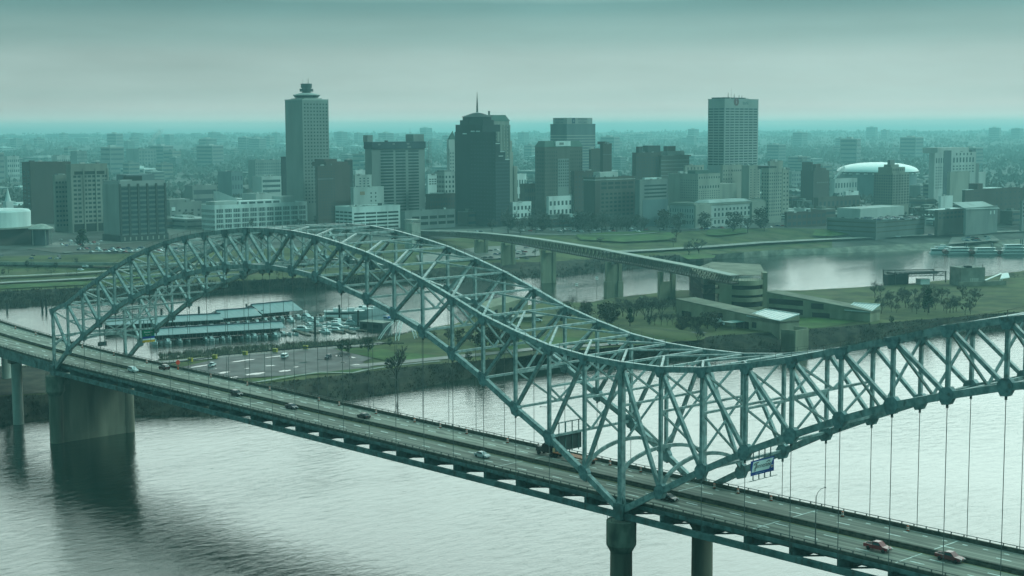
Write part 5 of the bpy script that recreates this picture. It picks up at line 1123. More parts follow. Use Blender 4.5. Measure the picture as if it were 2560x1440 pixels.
# tall tower
s = Bld('tallest tower, pale with a blank left face and a disc crown on top', 717, 760, 825, 250, 1500, W_PALE, zb=12)
s.wall.data.materials[0] = wcol('tower_stone', (.23, .24, .225))
s.win('w', 8, 29, s.z(508), s.z(254), .42, .42, .03, .98); s.done(100)
cx_, cy_ = -s.Ln/2, s.Lw/2; zt = s.H
b = MB(); b.box(cx_-11, cx_+11, cy_-11, cy_+11, zt+.1, s.z(243)); b.build('crown_base', CONCL, s.t)
b = MB(); b.lathe([(10.5, s.z(243)), (13.5, s.z(235)), (13.8, s.z(234)), (5, s.z(228.5)), (0, s.z(228))], 32, (cx_, cy_)); b.build('restaurant_disc', W_PALE, s.t)
b = MB(); b.lathe([(11.4, s.z(241.5)), (13.2, s.z(236))], 32, (cx_, cy_)); b.build('disc_glazing', GLASS, s.t)
b = MB(); b.lathe([(4.2, s.z(229)), (4.2, s.z(226)), (6.8, s.z(225.5)), (6.8, s.z(218.5)), (4.5, s.z(218)), (4.5, s.z(216.5)), (5.6, s.z(216)), (5.6, s.z(205.5)), (0, s.z(205))], 24, (cx_, cy_)); b.build('roof_drum', W_DARK, s.t)
for dx, dy, h in ((-3, -2, 5), (1, 2, 6), (3, -1, 4.5), (-1, 3, 5.2)): mast(s, cx_+dx, cy_+dy, s.z(205), h, .14)
s = Bld('narrow dark slab behind the left edge of the tallest tower', 705, 707, 726, 394, 1620, W_BLK, roof=True); s.done()
s = Bld('dark red brick block with stepped top right of the tallest tower', 789, 795, 876, 417, 1455, W_BRICK); s.box('upper_block', -s.Ln-20, -1.5, s.Y(818), s.Y(874), s.H+.12, s.z(404)); s.box('lift_house', -s.Ln-16, -4, s.Y(819), s.Y(850), s.z(404), s.z(396.6)); s.win('w', 6, 16, s.z(540), s.z(424), .4, .36, .04, .55, GLASS2); s.box('light_band', .02, .12, s.Y(796), s.Y(834), s.z(447), s.z(445), W_GREY); s.done(60)
s = Bld('dark blue grey sliver block behind the red brick block', 862, 866, 883, 403, 1490, W_DARK); s.done()
s = Bld('low white garage with five dark slot rows and four bays', 838, 880, 1000, 520, 1405, W_WHITE, zb=12, name='parking_garage'); s.win('w', 4, 5, s.z(575), s.z(529), .92, .48, .03, .97, DARK, nm='open_slot'); s.win('n', 4, 5, s.z(570), s.z(526), .82, .46, gl=DARK, nm='open_slot'); s.done(60)
s = Bld('cream stair block with small dark windows behind the white slotted garage', 877, 884, 960, 471, 1460, W_PALE, zb=12); s.win('w', 2, 4, s.z(517), s.z(478), .28, .40, .50, .80); s.box('ochre_panel', .02, .2, s.Y(900), s.Y(912), s.z(487), s.z(478), mat('faded_ochre', (.30, .20, .13), .8)); s.done()
s = Bld('tan block with pale corner above the cream stair block', 884, 888, 930, 440, 1500, W_PALE, zb=12); s.win('w', 3, 4, s.z(468), s.z(442), .4, .45, .2, .9, GLASS2); s.done()
s = Bld('pale two storey garage right of the white slotted garage', 1000, 1012, 1137, 531, 1415, W_GREY, zb=12, name='parking_garage'); s.win('w', 5, 2, s.z(568), s.z(538), .82, .5, .12, 1, DARK, nm='open_slot'); s.done()
s = Bld('broad concrete hotel slab with three balcony stacks and end pylons', 914, 931, 1063, 372, 1520, W_GREY, zb=12, name='hotel_building', roof=False)
z0, z1 = s.z(530), s.z(374)
for a, b_ in ((.16, .40), (.44, .63), (.68, .88)): s.win('w', 1, 20, z0, z1, 1, .62, a, b_, W_BLK and GLASS, nm='balcony')
s.done(60); s.box('dark_crown', -s.Ln-1, 1.2, -.6, s.Lw+.6, s.z(371.5), s.z(353.5), wcol('navy_band', (.03, .045, .06))); s.box('left_pylon', -s.Ln-2, -6, -.5, s.Y(943), s.z(353.5), s.z(336.5), W_GREY); s.box('right_pylon', -14, -1, s.Y(1037), s.Lw, s.z(353.5), s.z(335), W_GREY); s.box('roof_gear', -8, -4, s.Y(975), s.Y(978), s.z(353.5), s.z(350), W_DARK); mast(s, -6, s.Y(1036), s.z(353), 14, .15)
for k, (u, w_, v) in enumerate(((945, 6, 360), (981, 6, 359), (1017, 6, 359), (1018, 9, 367))): s.box('crown_panel', 1.2, 1.3, s.Y(u), s.Y(u+w_), s.z(v+2), s.z(v-2), W_GREY)
# spire tower
s = Bld('dark glass tower with stepped right side, domed head and tall spire', 1138, 1239, 1275, 398, 1455, W_BLK, zb=12, roof=False)
Lw = s.Lw; s.box('main_block', -s.Ln, -.0, s.Y(1239)+.2, s.Y(1251), s.H, s.z(354.5)); s.box('step_block', -s.Ln, -.05, s.Y(1251), s.Y(1263.6), s.H, s.z(377.5)); s.box('front_block', -s.Ln, 0, 0, s.Y(1241), s.H+.01, s.z(329))
s.win('n', 8, 21, s.z(552), s.z(350), .5, .36, 0, .62, GLASS2); s.win('w', 1, 17, s.z(552), s.z(402), 1, .42, 0, 1, mat('dark_spandrel', (.075, .09, .09), .4), nm='spandrel_band'); s.done(100)
hx = -(s.Xn(1171.5)); s.box('head_block', -s.Ln+.2, hx*2+s.Ln-.2 if hx*2+s.Ln < 0 else -.3, 1, 24, s.z(329), s.z(311)); 
hw = (s.Xn(1140)-s.Xn(1203))/2
for k, (v0, v1, f) in enumerate(((311, 299.6, .95), (299.6, 291.5, .80))):
    b = MB(); b.prism([(hx+hw*f*math.cos(a+.39), 12+hw*f*math.sin(a+.39)) for a in [i*math.pi/4 for i in range(8)]], s.z(v0), s.z(v1)); b.build('octagon_tier', W_BLK, s.t)
b = MB(); b.lathe([(hw*.86, s.z(291.5)), (hw*.25, s.z(281.5)), (0, s.z(280))], 8, (hx, 12)); b.build('dome_roof', W_BLK, s.t); b = MB(); b.lathe([(hw*.28, s.z(283.5)), (hw*.06, s.z(279.8))], 8, (hx, 12)); b.build('dome_cap', W_BRITE, s.t)
b = MB(); b.tube([(hx, 12, s.z(280)), (hx, 12, s.z(258)), (hx, 12, s.z(226.5))], [1.1, .8, .1], 6); b.build('spire', W_DARK, s.t)
for u, v in ((1163, 334), (1183, 328), (1196, 328)): o = obj('roof_light', unit(W_BRITE), s.t, (-s.Xn(u), -.06, s.z(v))); o.scale = (6, .14, 1.2)
for u0, u1, v in ((1240, 1250, 358.5), (1251, 1262, 379), (1247, 1258, 390), (1263, 1274, 399)): s.box('terrace_edge', .02, .16, s.Y(u0), s.Y(u1), s.z(v+1.2), s.z(v-.8), W_BRITE)
s = Bld('beige ribbed tower with a truncated pyramid roof behind the spire tower', 1205, 1221, 1274, 302, 1640, W_CREAM, roof=False); s.fins('w', 7, 0, s.z(312), 1.4, .9, nm='stone_rib'); s.fins('n', 3, 0, s.z(312), 1.4, .9, nm='stone_rib')
s.win('w', 6, 22, s.z(500), s.z(314), .5, .42, .02, .98, GLASS2); s.done(60)
b = MB(); i_ = 3.0; z = s.z(302); zt = s.z(287); b.poly([(-s.Ln-.6, -.6, z), (.6, -.6, z), (.6, s.Lw+.6, z), (-s.Ln-.6, s.Lw+.6, z), (-s.Ln+i_, i_, zt), (-i_, i_, zt), (-i_, s.Lw-i_, zt), (-s.Ln+i_, s.Lw-i_, zt)], [(0,1,5,4), (1,2,6,5), (2,3,7,6), (3,0,4,7), (4,5,6,7), (3,2,1,0)]); b.build('pyramid_roof', W_GREENR, s.t); s.box('chimney', -s.Ln+4, -s.Ln+5.5, 6, 7.5, zt, s.z(277), W_DARK)
s.box('side_wing', -s.Ln*.8, -1, s.Lw, s.Y(1282), 0, s.z(352)); s.box('side_step', -s.Ln*.75, -2, s.Y(1282), s.Y(1286.5), 0, s.z(381.5)); s.box('side_base', -s.Ln*.7, -.5, s.Y(1286.5), s.Y(1294.5), 0, s.z(417))
s = Bld('cream gothic tower with pointed top left of the spire tower', 1118, 1125, 1142, 372, 1610, W_PALE, roof=False); s.box('shoulder', -s.Ln*.9, -1, s.Y(1124.5), s.Lw, s.H, s.z(348)); b = MB(); z = s.z(348); b.poly([(-s.Ln*.9, s.Y(1126), z), (-1, s.Y(1126), z), (-1, s.Lw, z), (-s.Ln*.9, s.Lw, z), (-s.Ln*.45, s.Y(1136), s.z(326))], [(0,1,4), (1,2,4), (2,3,4), (3,0,4)]); b.build('pointed_roof', W_GREENR, s.t); s.win('w', 3, 14, s.z(500), s.z(378), .4, .45); s.done(50)
s = Bld('cream block with three columns of tall dark windows left of the spire tower', 1089, 1112, 1146, 432, 1560, W_PALE); s.win('w', 4, 7, s.z(520), s.z(436), .45, .5); s.win('n', 6, 7, s.z(520), s.z(436), .4, .5); s.top('penthouse', 1100, 1128, 425, m=W_GREY); s.done(70)
s = Bld('small white block with three dark slots right of the hotel slab', 1066, 1070, 1092, 438, 1540, W_WHITE); s.win('w', 3, 3, s.z(462), s.z(445), .7, .5, .1, 1); s.done()
s = Bld('low brown block between the hotel slab and the spire tower', 1064, 1075, 1139, 488, 1500, W_DBRICK); s.win('w', 10, 3, s.z(530), s.z(492), .4, .5, gl=GLASS2); s.done(); s.box('pale_roof', -8, -2, 6, 20, s.H+.1, s.H+2, W_PALE)
t = thing('lattice_mast', 'slender lattice radio mast right of the hotel slab', 'mast', AT(1073.5, 2200, 15)); h = ZAT(1073.5, 353, 2200)-15; b = MB()
for sx, sy in ((-2.4, -2.4), (2.4, -2.4), (2.4, 2.4), (-2.4, 2.4)): b.bar((sx, sy, 0), (sx*.9, sy*.9, h), .5)
for k in range(14): z = h*k/14; b.bar((-2.4, -2.4, z), (2.4, -2.4, z+h/14), .35); b.bar((2.4, -2.4, z), (2.4, 2.4, z+h/14), .35); b.bar((2.4, -2.4, z), (-2.4, -2.4, z+h/14), .35)
b.build('lattice_shaft', W_GREY, t); b = MB(); b.lathe([(4.6, h*.60), (4.6, h*.66)], 10); b.build('antenna_ring', W_GREY, t)
# glass and stripe tower with sign box
s = Bld('green glass tower with pale floor stripes and a boxed roof sign', 1376, 1417, 1488, 312, 1720, W_TEAL); s.win('w', 1, 19, s.z(470), s.z(336), 1, .3, 0, 1, wcol('pale_stripe', (.33, .35, .33)), nm='floor_stripe'); s.win('n', 1, 19, s.z(470), s.z(336), 1, .3, 0, 1, wcol('pale_stripe', (.33, .35, .33)), nm='floor_stripe'); s.done()
M2 = s.M; y0 = s.Y(1421); y1 = s.Y(1482); sb = s.box('sign_box', -s.Ln+3, -1, 1.5, y1, s.H+.5, s.z(295), W_STRIP); INK = mat('sign_ink', (.015, .04, .09), .6)
zc = (s.z(295)+s.z(310))/2
for tx, yy, zz, sz in (('MORGAN', y1*.62, zc+1.5, 3.4), ('KEEGAN', y1*.62, zc-1.9, 3.4)): text_mesh('lettering', tx, sz, INK, s.t, (-.94, yy, zz), E90, align='CENTER')
b = MB(); b.box(-.98, -.9, y1*.22, y1*.22+5, zc-3, zc+3); b.build('logo_square', INK, s.t); b = MB(); b.box(-.92, -.86, y1*.22+2, y1*.22+3.6, zc-1.4, zc+1.2); b.build('logo_gap', W_STRIP, s.t)
for tx, zz in (('MORGAN', zc+1.5), ('KEEGAN', zc-1.9)): text_mesh('lettering', tx, 3.2, INK, s.t, (-s.Ln*.5, 1.4, zz), (math.pi/2, 0, 0))
s = Bld('dark gothic block with green mansard roof and a pale bay in the middle', 1338, 1362, 1456, 368, 1570, W_BROWN, roof=False)
b = MB(); z = s.z(368); zt = s.z(353); i_ = 2.5; b.poly([(-s.Ln-.5, -.5, z), (.5, -.5, z), (.5, s.Lw+.5, z), (-s.Ln-.5, s.Lw+.5, z), (-s.Ln+i_, i_, zt), (-i_, i_, zt), (-i_, s.Lw-i_, zt), (-s.Ln+i_, s.Lw-i_, zt)], [(0,1,5,4), (1,2,6,5), (2,3,7,6), (3,0,4,7), (4,5,6,7), (3,2,1,0)]); b.build('mansard_roof', W_GREENR, s.t)
s.box('white_penthouse', -7, .3, s.Y(1389), s.Y(1426), s.z(366), s.z(353.5), W_BRITE); s.box('penthouse_door', .3, .4, s.Y(1398), s.Y(1409), s.z(363), s.z(357), W_GREY); s.box('pale_bay', .02, .5, s.Y(1394), s.Y(1421), 8, s.z(398), W_GREY)
s.win('w', 5, 9, s.z(470), s.z(400), .45, .5, .34, .63, GLASS, t=1.1); s.win('w', 6, 12, s.z(490), s.z(376), .3, .5, 0, .33); s.win('w', 6, 12, s.z(490), s.z(376), .3, .5, .66, 1); s.win('n', 6, 12, s.z(490), s.z(376), .3, .5); s.done(100); s.box('cornice', -s.Ln-.5, .6, -.6, s.Lw+.5, s.z(407), s.z(405.5))
s = Bld('brown brick block left of the tall brick shaft', 1472, 1478, 1500, 374, 1620, W_BROWN); s.win('w', 4, 10, s.z(470), s.z(398), .4, .5, gl=GLASS2); s.done()
s = Bld('tall dark brick shaft with a crenellated top right of the striped tower', 1500, 1507, 1529, 361, 1600, W_DBRICK); s.box('lift_house', -10, -2, 2, 8, s.H+.1, s.H+3); s.box('band', .02, .1, 0, s.Lw, s.z(388), s.z(387), W_GREY); s.done()
s = Bld('low dark brick block in front of the gothic block', 1428, 1436, 1486, 430, 1520, W_DBRICK); s.box('white_roof_patch', -9, -2, 3, 18, s.H+.12, s.H+.5, W_BRITE); s.win('w', 6, 8, s.z(540), s.z(436), .35, .4, gl=GLASS2); s.done()
s = Bld('grey brick office block with five window columns facing the park', 1459, 1487, 1587, 446, 1440, W_BROWN, zb=14); s.win('w', 5, 2, s.z(477), s.z(455), .8, .6, .14, .98); s.win('w', 8, 6, s.z(545), s.z(482), .62, .5, .14, .98); s.box('cornice', -s.Ln, .5, -.4, s.Lw, s.z(452), s.z(450), W_PALE); s.top('roof_sheds', 1500, 1545, 433, m=W_PALE, off=10); s.box('blank_corner', .02, .3, 0, s.Lw*.12, 0, s.H, W_DBRICK); s.done(70)
s = Bld('grey block with four dark ribbon windows over a blank blue grey base', 1588, 1599, 1669, 452, 1450, W_GREY, zb=14); s.win('w', 1, 4, s.z(499), s.z(462), .90, .46, .12, 1); s.box('blank_base', .02, .4, s.Lw*.1, s.Lw, 0, s.z(502), W_TEAL); s.top('roof_patch', 1612, 1648, 447, m=W_BRITE, off=4); s.done()
s = Bld('dark brick block with three rooftop stacks', 1580, 1590, 1652, 384, 1640, W_DBRICK); s.top('roof_house', 1620, 1650, 366, m=W_DARK, off=5, depth=8); s.top('chimney', 1596, 1606, 368, m=W_DARK, off=3, depth=4); s.win('w', 8, 8, s.z(450), s.z(392), .4, .4, gl=GLASS2); s.done()
s = Bld('brown striped block with a pale penthouse and overhanging cornice', 1647, 1652, 1722, 392, 1660, W_BROWN); s.win('w', 1, 5, s.z(445), s.z(398), 1, .22, 0, 1, W_GREY, nm='pale_band'); s.top('penthouse', 1668, 1710, 380, m=W_GREY, off=4, depth=12); s.top('lift_house', 1668, 1688, 367.5, m=W_DBRICK, off=5, depth=6); s.box('cornice', -s.Ln, 1.5, -1, s.Lw+1.5, s.z(394), s.z(390)); s.done()
s = Bld('tall office slab with dark window rows and a red round bank sign', 1768, 1809, 1893, 249, 1660, W_STRIP)
s.win('n', 3, 22, s.z(417), s.z(271), .86, .48, .02, .98, GLASS); s.win('w', 7, 22, s.z(417), s.z(271), .80, .48, .02, .98, GLASS); s.done(100)
s.top('plant_deck', 1826, 1861, 245, m=W_DARK, off=6, depth=9); s.box('tarp_roof', -s.Ln*.9, -s.Ln*.1, 3, 12, s.H+.1, s.z(245), W_DARK); mast(s, -10, s.Y(1843), s.H, 13, .16)
for u, h in ((1830, 5.5), (1845, 4), (1857, 3), (1864, 2.4)): mast(s, -7, s.Y(u), s.z(245), h, .45, 'dish_mast')
b = MB(); b.lathe([(0, 0), (4.4, 0), (4.4, .25), (0, .25)], 24); o = b.build('red_logo', mat('logo_red', (.15, .045, .055), .5), s.t, loc=(.05, s.Y(1838), s.z(256))); o.rotation_euler = (0, math.pi/2, 0)
text_mesh('logo_letter', 'i', 7.5, mat('logo_pale', (.45, .47, .5), .5), s.t, (.36, s.Y(1838), s.z(256)), E90); text_mesh('lettering', 'bank', 5.4, mat('sign_dark', (.05, .08, .085), .6), s.t, (.08, s.Y(1861), s.z(259)), E90)
s = Bld('small cream block with slot windows left of the bank tower', 1708, 1713, 1759, 416, 1580, W_CREAM); s.win('w', 5, 1, s.z(428), s.z(419), .3, .7, .05, .95); s.done()
s = Bld('cream stepped block with a terrace roof before the bank tower', 1671, 1745, 1800, 437, 1470, W_CREAM, zb=13); s.win('w', 9, 1, s.z(450), s.z(443), .35, .7); s.win('w', 8, 1, s.z(474), s.z(466), .4, .8, .03, .98); s.win('w', 10, 4, s.z(500), s.z(478), .4, .4, gl=GLASS2); s.win('n', 10, 8, s.z(500), s.z(450), .35, .4, 0, .6, GLASS2); s.top('roof_pergola', 1738, 1772, 428, m=W_GREENR, off=4, depth=10); s.box('court_wing', -s.Ln*.5, -2, s.Lw, s.Y(1846), 0, s.z(464)); s.done()
s = Bld('cream block with scattered small windows below the bank tower', 1800, 1806, 1856, 415, 1540, W_CREAM); s.win('w', 4, 4, s.z(465), s.z(424), .3, .4, 0, .5); s.win('w', 5, 1, s.z(432), s.z(427), .4, .9, .45, .95); s.done()
s = Bld('plain cream slab right of the block with scattered windows', 1853, 1872, 1900, 416, 1530, W_CREAM); s.win('w', 3, 12, s.z(500), s.z(424), .3, .3, gl=GLASS2); s.done()
s = Bld('tall cream hotel tower with dark arched roof rim, right of the bank tower', 1903, 1922, 1954, 423, 1500, W_CREAM); s.win('w', 6, 13, s.z(545), s.z(432), .4, .45, gl=GLASS2); s.win('n', 3, 13, s.z(545), s.z(432), .4, .45, gl=GLASS2); s.top('roof_rim', 1908, 1940, 418, m=W_DARK, off=1, depth=14); s.done(100)
s = Bld('cream block peeping over the cream hotel tower', 1918, 1924, 1956, 405, 1600, W_CREAM); s.done()
s = Bld('narrow cream block at the right side of the cream hotel tower', 1952, 1956, 1972, 425, 1560, W_CREAM); s.win('w', 2, 9, s.z(530), s.z(432), .35, .4); s.done()
# classical courthouse by the park
s = Bld('long pale classical courthouse with hipped centre roof facing the river', 1674, 1735, 1936, 511, 1430, W_CREAM, zb=14, name='courthouse')
s.wall.data.materials[0] = W_PALE
for a, b_ in ((.03, .17), (.23, .74), (.80, .98)):
    n_ = 11 if b_-a > .4 else 3
    s.win('w', n_, 1, s.z(533), s.z(525), .4, .8, a, b_); s.win('w', n_, 1, s.z(548), s.z(537), .42, .85, a, b_); s.win('w', n_, 1, s.z(566), s.z(555), .45, .85, a, b_)
s.win('n', 10, 3, s.z(566), s.z(522), .3, .6); s.done()
s.box('cornice', -s.Ln-.8, .8, -.8, s.Lw+.8, s.z(517), s.z(513.5)); s.box('belt_course', .02, .5, 0, s.Lw, s.z(552), s.z(550.5))
b = MB(); y0, y1 = s.Y(1771), s.Y(1876); z = s.H+.4; zt = s.z(505.5); b.poly([(-s.Ln*.6, y0, z), (1.2, y0, z), (1.2, y1, z), (-s.Ln*.6, y1, z), (-s.Ln*.5, y0+5, zt), (-4, y0+5, zt), (-4, y1-5, zt), (-s.Ln*.5, y1-5, zt)], [(0,1,5,4), (1,2,6,5), (2,3,7,6), (3,0,4,7), (4,5,6,7), (3,2,1,0)]); b.build('hipped_roof', W_PALE, s.t)
s.box('left_pavilion', .02, 2.2, 0, s.Y(1774), 0, s.z(514)); s.box('right_pavilion', .02, 2.2, s.Y(1876), s.Lw, 0, s.z(514)); s.box('terrace_wall', 6, 7, -14, s.Lw*.6, 0, s.z(571), W_GREY)
s = Bld('dark brown glass block by the river road right of the courthouse', 1962, 1968, 2066, 534, 1440, W_DBRICK, zb=9); s.win('w', 8, 2, s.z(572), s.z(538), .7, .5, gl=GLASS2); s.done()
s = Bld('wide concrete parking garage with a roof deck full of bright cars', 2068, 2191, 2313, 552, 1390, W_GREY, zb=5, name='parking_garage'); s.wall.data.materials[0] = wcol('garage_concrete', (.155, .165, .155))
s.win('n', 1, 3, s.z(590), s.z(556), .96, .28, 0, 1, W_BROWN, nm='open_slot'); s.win('w', 1, 3, s.z(590), s.z(556), .96, .22, 0, 1, W_BROWN, nm='open_slot'); s.done(); G2 = s; s.box('back_building', -s.Ln, -s.Ln*.52, s.Lw*.2, s.Lw*1.1, s.H+.12, s.z(530), W_PALE)
s = Bld('dark twin brick tower with a rooftop sign frame', 2001, 2033, 2072, 429, 1760, W_DBRICK); s.box('left_shaft', -s.Ln*.92, -3, -0, s.Y(2036), s.H, s.z(408.5)); s.box('right_shaft', -s.Ln*.5, -1, s.Y(2038), s.Y(2066), s.H, s.z(424)); s.box('lift_house', -10, -3, s.Y(2043.6), s.Y(2055.5), s.z(424), s.z(414)); s.win('w', 6, 1, s.z(462), s.z(458), .6, .6, .2, .95, W_GREY); s.win('n', 5, 14, s.z(490), s.z(415), .3, .4, gl=GLASS2); s.done()
b = MB(); xx = -12
for k in range(7): y = s.Y(2016)+(s.Y(2036)-s.Y(2016))*k/6; b.bar((xx, y, s.z(408)), (xx, y, s.z(393)), .35)
for v in (400, 396): b.bar((xx, s.Y(2016), s.z(v)), (xx, s.Y(2036), s.z(v)), .3)
b.build('sign_frame', RAILM, s.t)
t = thing('dome_arena', 'arena with a shallow white dome roof in the right distance', 'arena', AT(2192, 2120, 15)); r = 56; z0 = ZAT(2192, 428, 2120)-15; zt = ZAT(2192, 405.5, 2120)-15
b = MB(); b.lathe([(r*math.cos(a), z0+(zt-z0)*math.sin(a)**.95) for a in [i*math.pi/2/14 for i in range(15)]], 48); b.build('dome', mat('dome_white', (.88, .90, .88), .4), t, smooth=True)
b = MB(); b.lathe([(r*.96, 0), (r*.96, z0-2)], 48); b.build('wall', W_TEAL, t); b = MB(); b.lathe([(r*1.0, z0-1.2), (r*1.02, z0)], 48); b.build('rim', DARK, t); b = MB(); [b.box(r*.985*math.cos(a)-1.8, r*.985*math.cos(a)+1.8, r*.985*math.sin(a)-1.8, r*.985*math.sin(a)+1.8, z0-3.2, z0-1.6) for a in [i*.209 for i in range(30)]]; b.build('rim_lights', W_BRITE, t)
s = Bld('beige tower with stepped crown and cupola before the dome arena', 2184, 2231, 2272, 436, 1560, W_BEIGE, zb=9); s.win('w', 6, 11, s.z(516), s.z(440), .5, .55); s.win('n', 8, 11, s.z(516), s.z(440), .45, .55, gl=GLASS2)
for k in range(11): s.box('belt_course', -s.Ln-.3, .3, -.3, s.Lw+.3, s.z(516)+(s.z(440)-s.z(516))*k/11-.35, s.z(516)+(s.z(440)-s.z(516))*k/11+.35)
i_ = s.Lw*.10; s.box('setback', -s.Ln*.88, -i_, i_, s.Lw*.88, s.H, s.z(422.5)); 
for k in range(7): o = obj('setback_window', unit(GLASS), s.t, (-i_+.02, i_+(s.Lw*.78)*(k+.5)/7, s.z(429))); o.scale = (.14, 1.3, 2.2)
s.box('cupola_base', -s.Ln*.72, -i_*2.6, i_*2.6, s.Lw*.74, s.z(422.5), s.z(416)); s.box('cupola', -s.Ln*.62, -i_*3.6, i_*3.6, s.Lw*.64, s.z(416), s.z(404.5), W_GREY); s.done(100)
s = Bld('broad pale hotel with a dark glass notch and stepped crown at right', 2320, 2334, 2437, 384, 1760, W_PALE, name='hotel_building'); s.win('w', 4, 8, s.z(478), s.z(420), .45, .45, 0.02, .24); s.win('w', 7, 3, s.z(440), s.z(418), .45, .5, .42, .97); s.win('w', 4, 1, s.z(413), s.z(399), .45, .9, .02, .24); s.win('w', 7, 1, s.z(413), s.z(399), .45, .9, .42, .97); s.win('w', 5, 1, s.z(395), s.z(387), .35, .8, .48, .92); s.box('glass_notch', .02, .3, s.Y(2356), s.Y(2375), 20, s.z(381), GLASS2); s.top('crown', 2341, 2419, 374, off=3, depth=20); s.top('dark_corner', 2426, 2436, 381, m=W_TEAL, off=.5, depth=8); s.box('right_step', -20, -1, s.Lw, s.Y(2447), 0, s.z(416), W_GREY); s.box('right_low_step', -20, -2, s.Y(2447), s.Y(2466), 0, s.z(440), W_PALE); s.done(90)
s = Bld('plain cream block standing before the broad pale hotel', 2366, 2374, 2423, 432, 1700, W_CREAM); s.done()
s = Bld('large dark brick warehouse with bright roof patches at the right edge', 2405, 2412, 2590, 478, 1510, W_DBRICK, zb=8, name='warehouse'); s.top('roof_house', 2443, 2456, 466, m=W_DBRICK, off=4, depth=10); s.box('bright_roof', -14, -3, s.Y(2470), s.Y(2510), s.H+.2, s.H+1.6, W_BRITE); s.box('bright_strip', -6, -2, s.Y(2418), s.Y(2438), s.H+.2, s.H+1.2, W_BRITE); s.win('w', 3, 2, s.z(500), s.z(484), .4, .5, .12, .2, GLASS2); s.win('w', 9, 4, s.z(545), s.z(484), .25, .3, .4, .98, GLASS2); s.done()
s = Bld('low block with a pale sloped roof before the dark warehouse', 2410, 2416, 2495, 520, 1430, W_GREY, zb=8, roof=False); b = MB(); z = s.H; b.poly([(1, -1, z-1), (1, s.Lw+2, z-2.4), (-14, s.Lw-4, z+4), (-14, -1, z+5), (1, -1, z-1.4), (1, s.Lw+2, z-2.8), (-14, s.Lw-4, z+3.6), (-14, -1, z+4.6)], [(0,1,2,3), (7,6,5,4), (0,4,5,1), (1,5,6,2), (2,6,7,3), (3,7,4,0)]); b.build('sloped_roof', W_PALE, s.t); s.win('w', 2, 1, s.z(546), s.z(535), .25, .8, .72, .95, W_BRITE, nm='white_window_bay'); s.done()
s = Bld('low brick block with a bright flat roof between garage and warehouse', 2338, 2346, 2423, 528, 1430, W_BROWN, zb=8); s.box('bright_roof', -16, -1, 2, s.Lw-2, s.H+.2, s.H+.9, W_BRITE); s.win('w', 8, 2, s.z(555), s.z(533), .6, .5, gl=GLASS2); s.done()
s = Bld('white walled low block right of the beige cupola tower', 2346, 2352, 2382, 493, 1600, W_WHITE, zb=8); s.done()
s = Bld('dark corner block with white floor bands at the right edge', 2551, 2556, 2620, 505, 1480, W_GREY, zb=8); s.win('w', 4, 4, s.z(550), s.z(510), .7, .5); s.done()
# middle distance blocks seen between the towers
for lab, uL, uM, uR, vT, D, m, kw in (
 ('wide hazy apartment slab left of the tallest tower', 622, 640, 706, 402, 2350, W_GREY, (12, 9)), ('hazy low office block with ribbon windows left of the tallest tower', 632, 655, 704, 443, 1950, W_PALE, (1, 5)), ('hazy dark block with a pale stair tower behind the white grid building', 546, 580, 608, 431, 2050, W_TEAL, (4, 3)), ('banded grey civic hall behind the small beige block', 462, 482, 543, 466, 1720, W_GREY, (1, 3)), ('hazy square tower block at far left behind the brown tower', 180, 196, 221, 379, 3000, W_GREY, (5, 7)), ('distant pale hospital block on the left horizon', 32, 60, 104, 341, 8500, W_TEAL, (1, 4)), ('distant hospital block with a bright roof line on the left horizon', 122, 180, 226, 335, 8500, W_TEAL, (1, 4)), ('distant stepped block on the left horizon', 262, 282, 346, 337, 8500, W_TEAL, (1, 4)), ('distant slim tower alone on the horizon left of the tallest tower', 482, 490, 506, 333, 8500, W_GREY, (3, 5)), ('hazy twin striped block in the left middle distance', 319, 350, 394, 373, 3400, W_GREY, (6, 6)), ('hazy pale block at the far left edge', 10, 22, 52, 392, 2700, W_PALE, (6, 5)), ('hazy pale slab behind the striped block', 132, 146, 178, 391, 2500, W_PALE, (6, 5)), ('pale low block in the gap right of the ribbed tower', 1283, 1290, 1316, 437, 1900, W_WHITE, (4, 2)), ('long pale warehouse behind the twin brick tower', 2074, 2086, 2142, 449, 2000, W_PALE, (8, 2)), ('white block with a dark doorway right of the twin brick tower', 2108, 2114, 2146, 481, 1650, W_WHITE, (3, 1)), ('dark low block right of the twin brick tower', 2035, 2046, 2150, 496, 1600, W_BROWN, (10, 2)), ('white framed low house between the courthouse and the garage', 1985, 2012, 2026, 524, 1520, W_WHITE, (3, 1)), ('hazy grey block left of the dome arena', 1960, 1978, 2002, 430, 2300, W_GREY, (4, 4)), ('white block with tall dark windows left of the park trees', 1275, 1282, 1328, 508, 1490, W_WHITE, (5, 3)), ('white block with a columned centre behind the park trees', 1366, 1372, 1459, 494, 1500, W_WHITE, (9, 3)), ('dark low block under the gothic block', 1300, 1312, 1340, 462, 1600, W_BROWN, (5, 4)), ('pale white low block behind the hotel slab', 884, 890, 914, 428, 1640, W_WHITE, (3, 6)), ('grey low office behind the cream stair block', 897, 902, 930, 452, 1580, W_GREY, (4, 3)), ('long low hazy hall behind the white grid building', 605, 640, 702, 487, 1680, W_PALE, (12, 1))):
    s = Bld(lab, uL, uM, uR, vT, D, m); c, r = kw; s.win('w', c, r, s.H*.12, s.H*.95, .9 if c == 1 else .5, .5, gl=GLASS2); s.done(40)
t = thing('wedge_roof_hall', 'white wedge shaped roof behind the white grid building', 'building', AT(548, 1560, 14)); M_ = t.location; zt = ZAT(548, 479, 1560)-14; z1 = ZAT(548, 497, 1560)-14; e = AT(592, 1565, 14)-M_; b = MB(); b.prism([(0, 0), (e.x, e.y), (e.x-14, e.y+2), (-14, 2)], 0, [zt, z1, z1, zt]); b.build('wedge', W_BRITE, t)
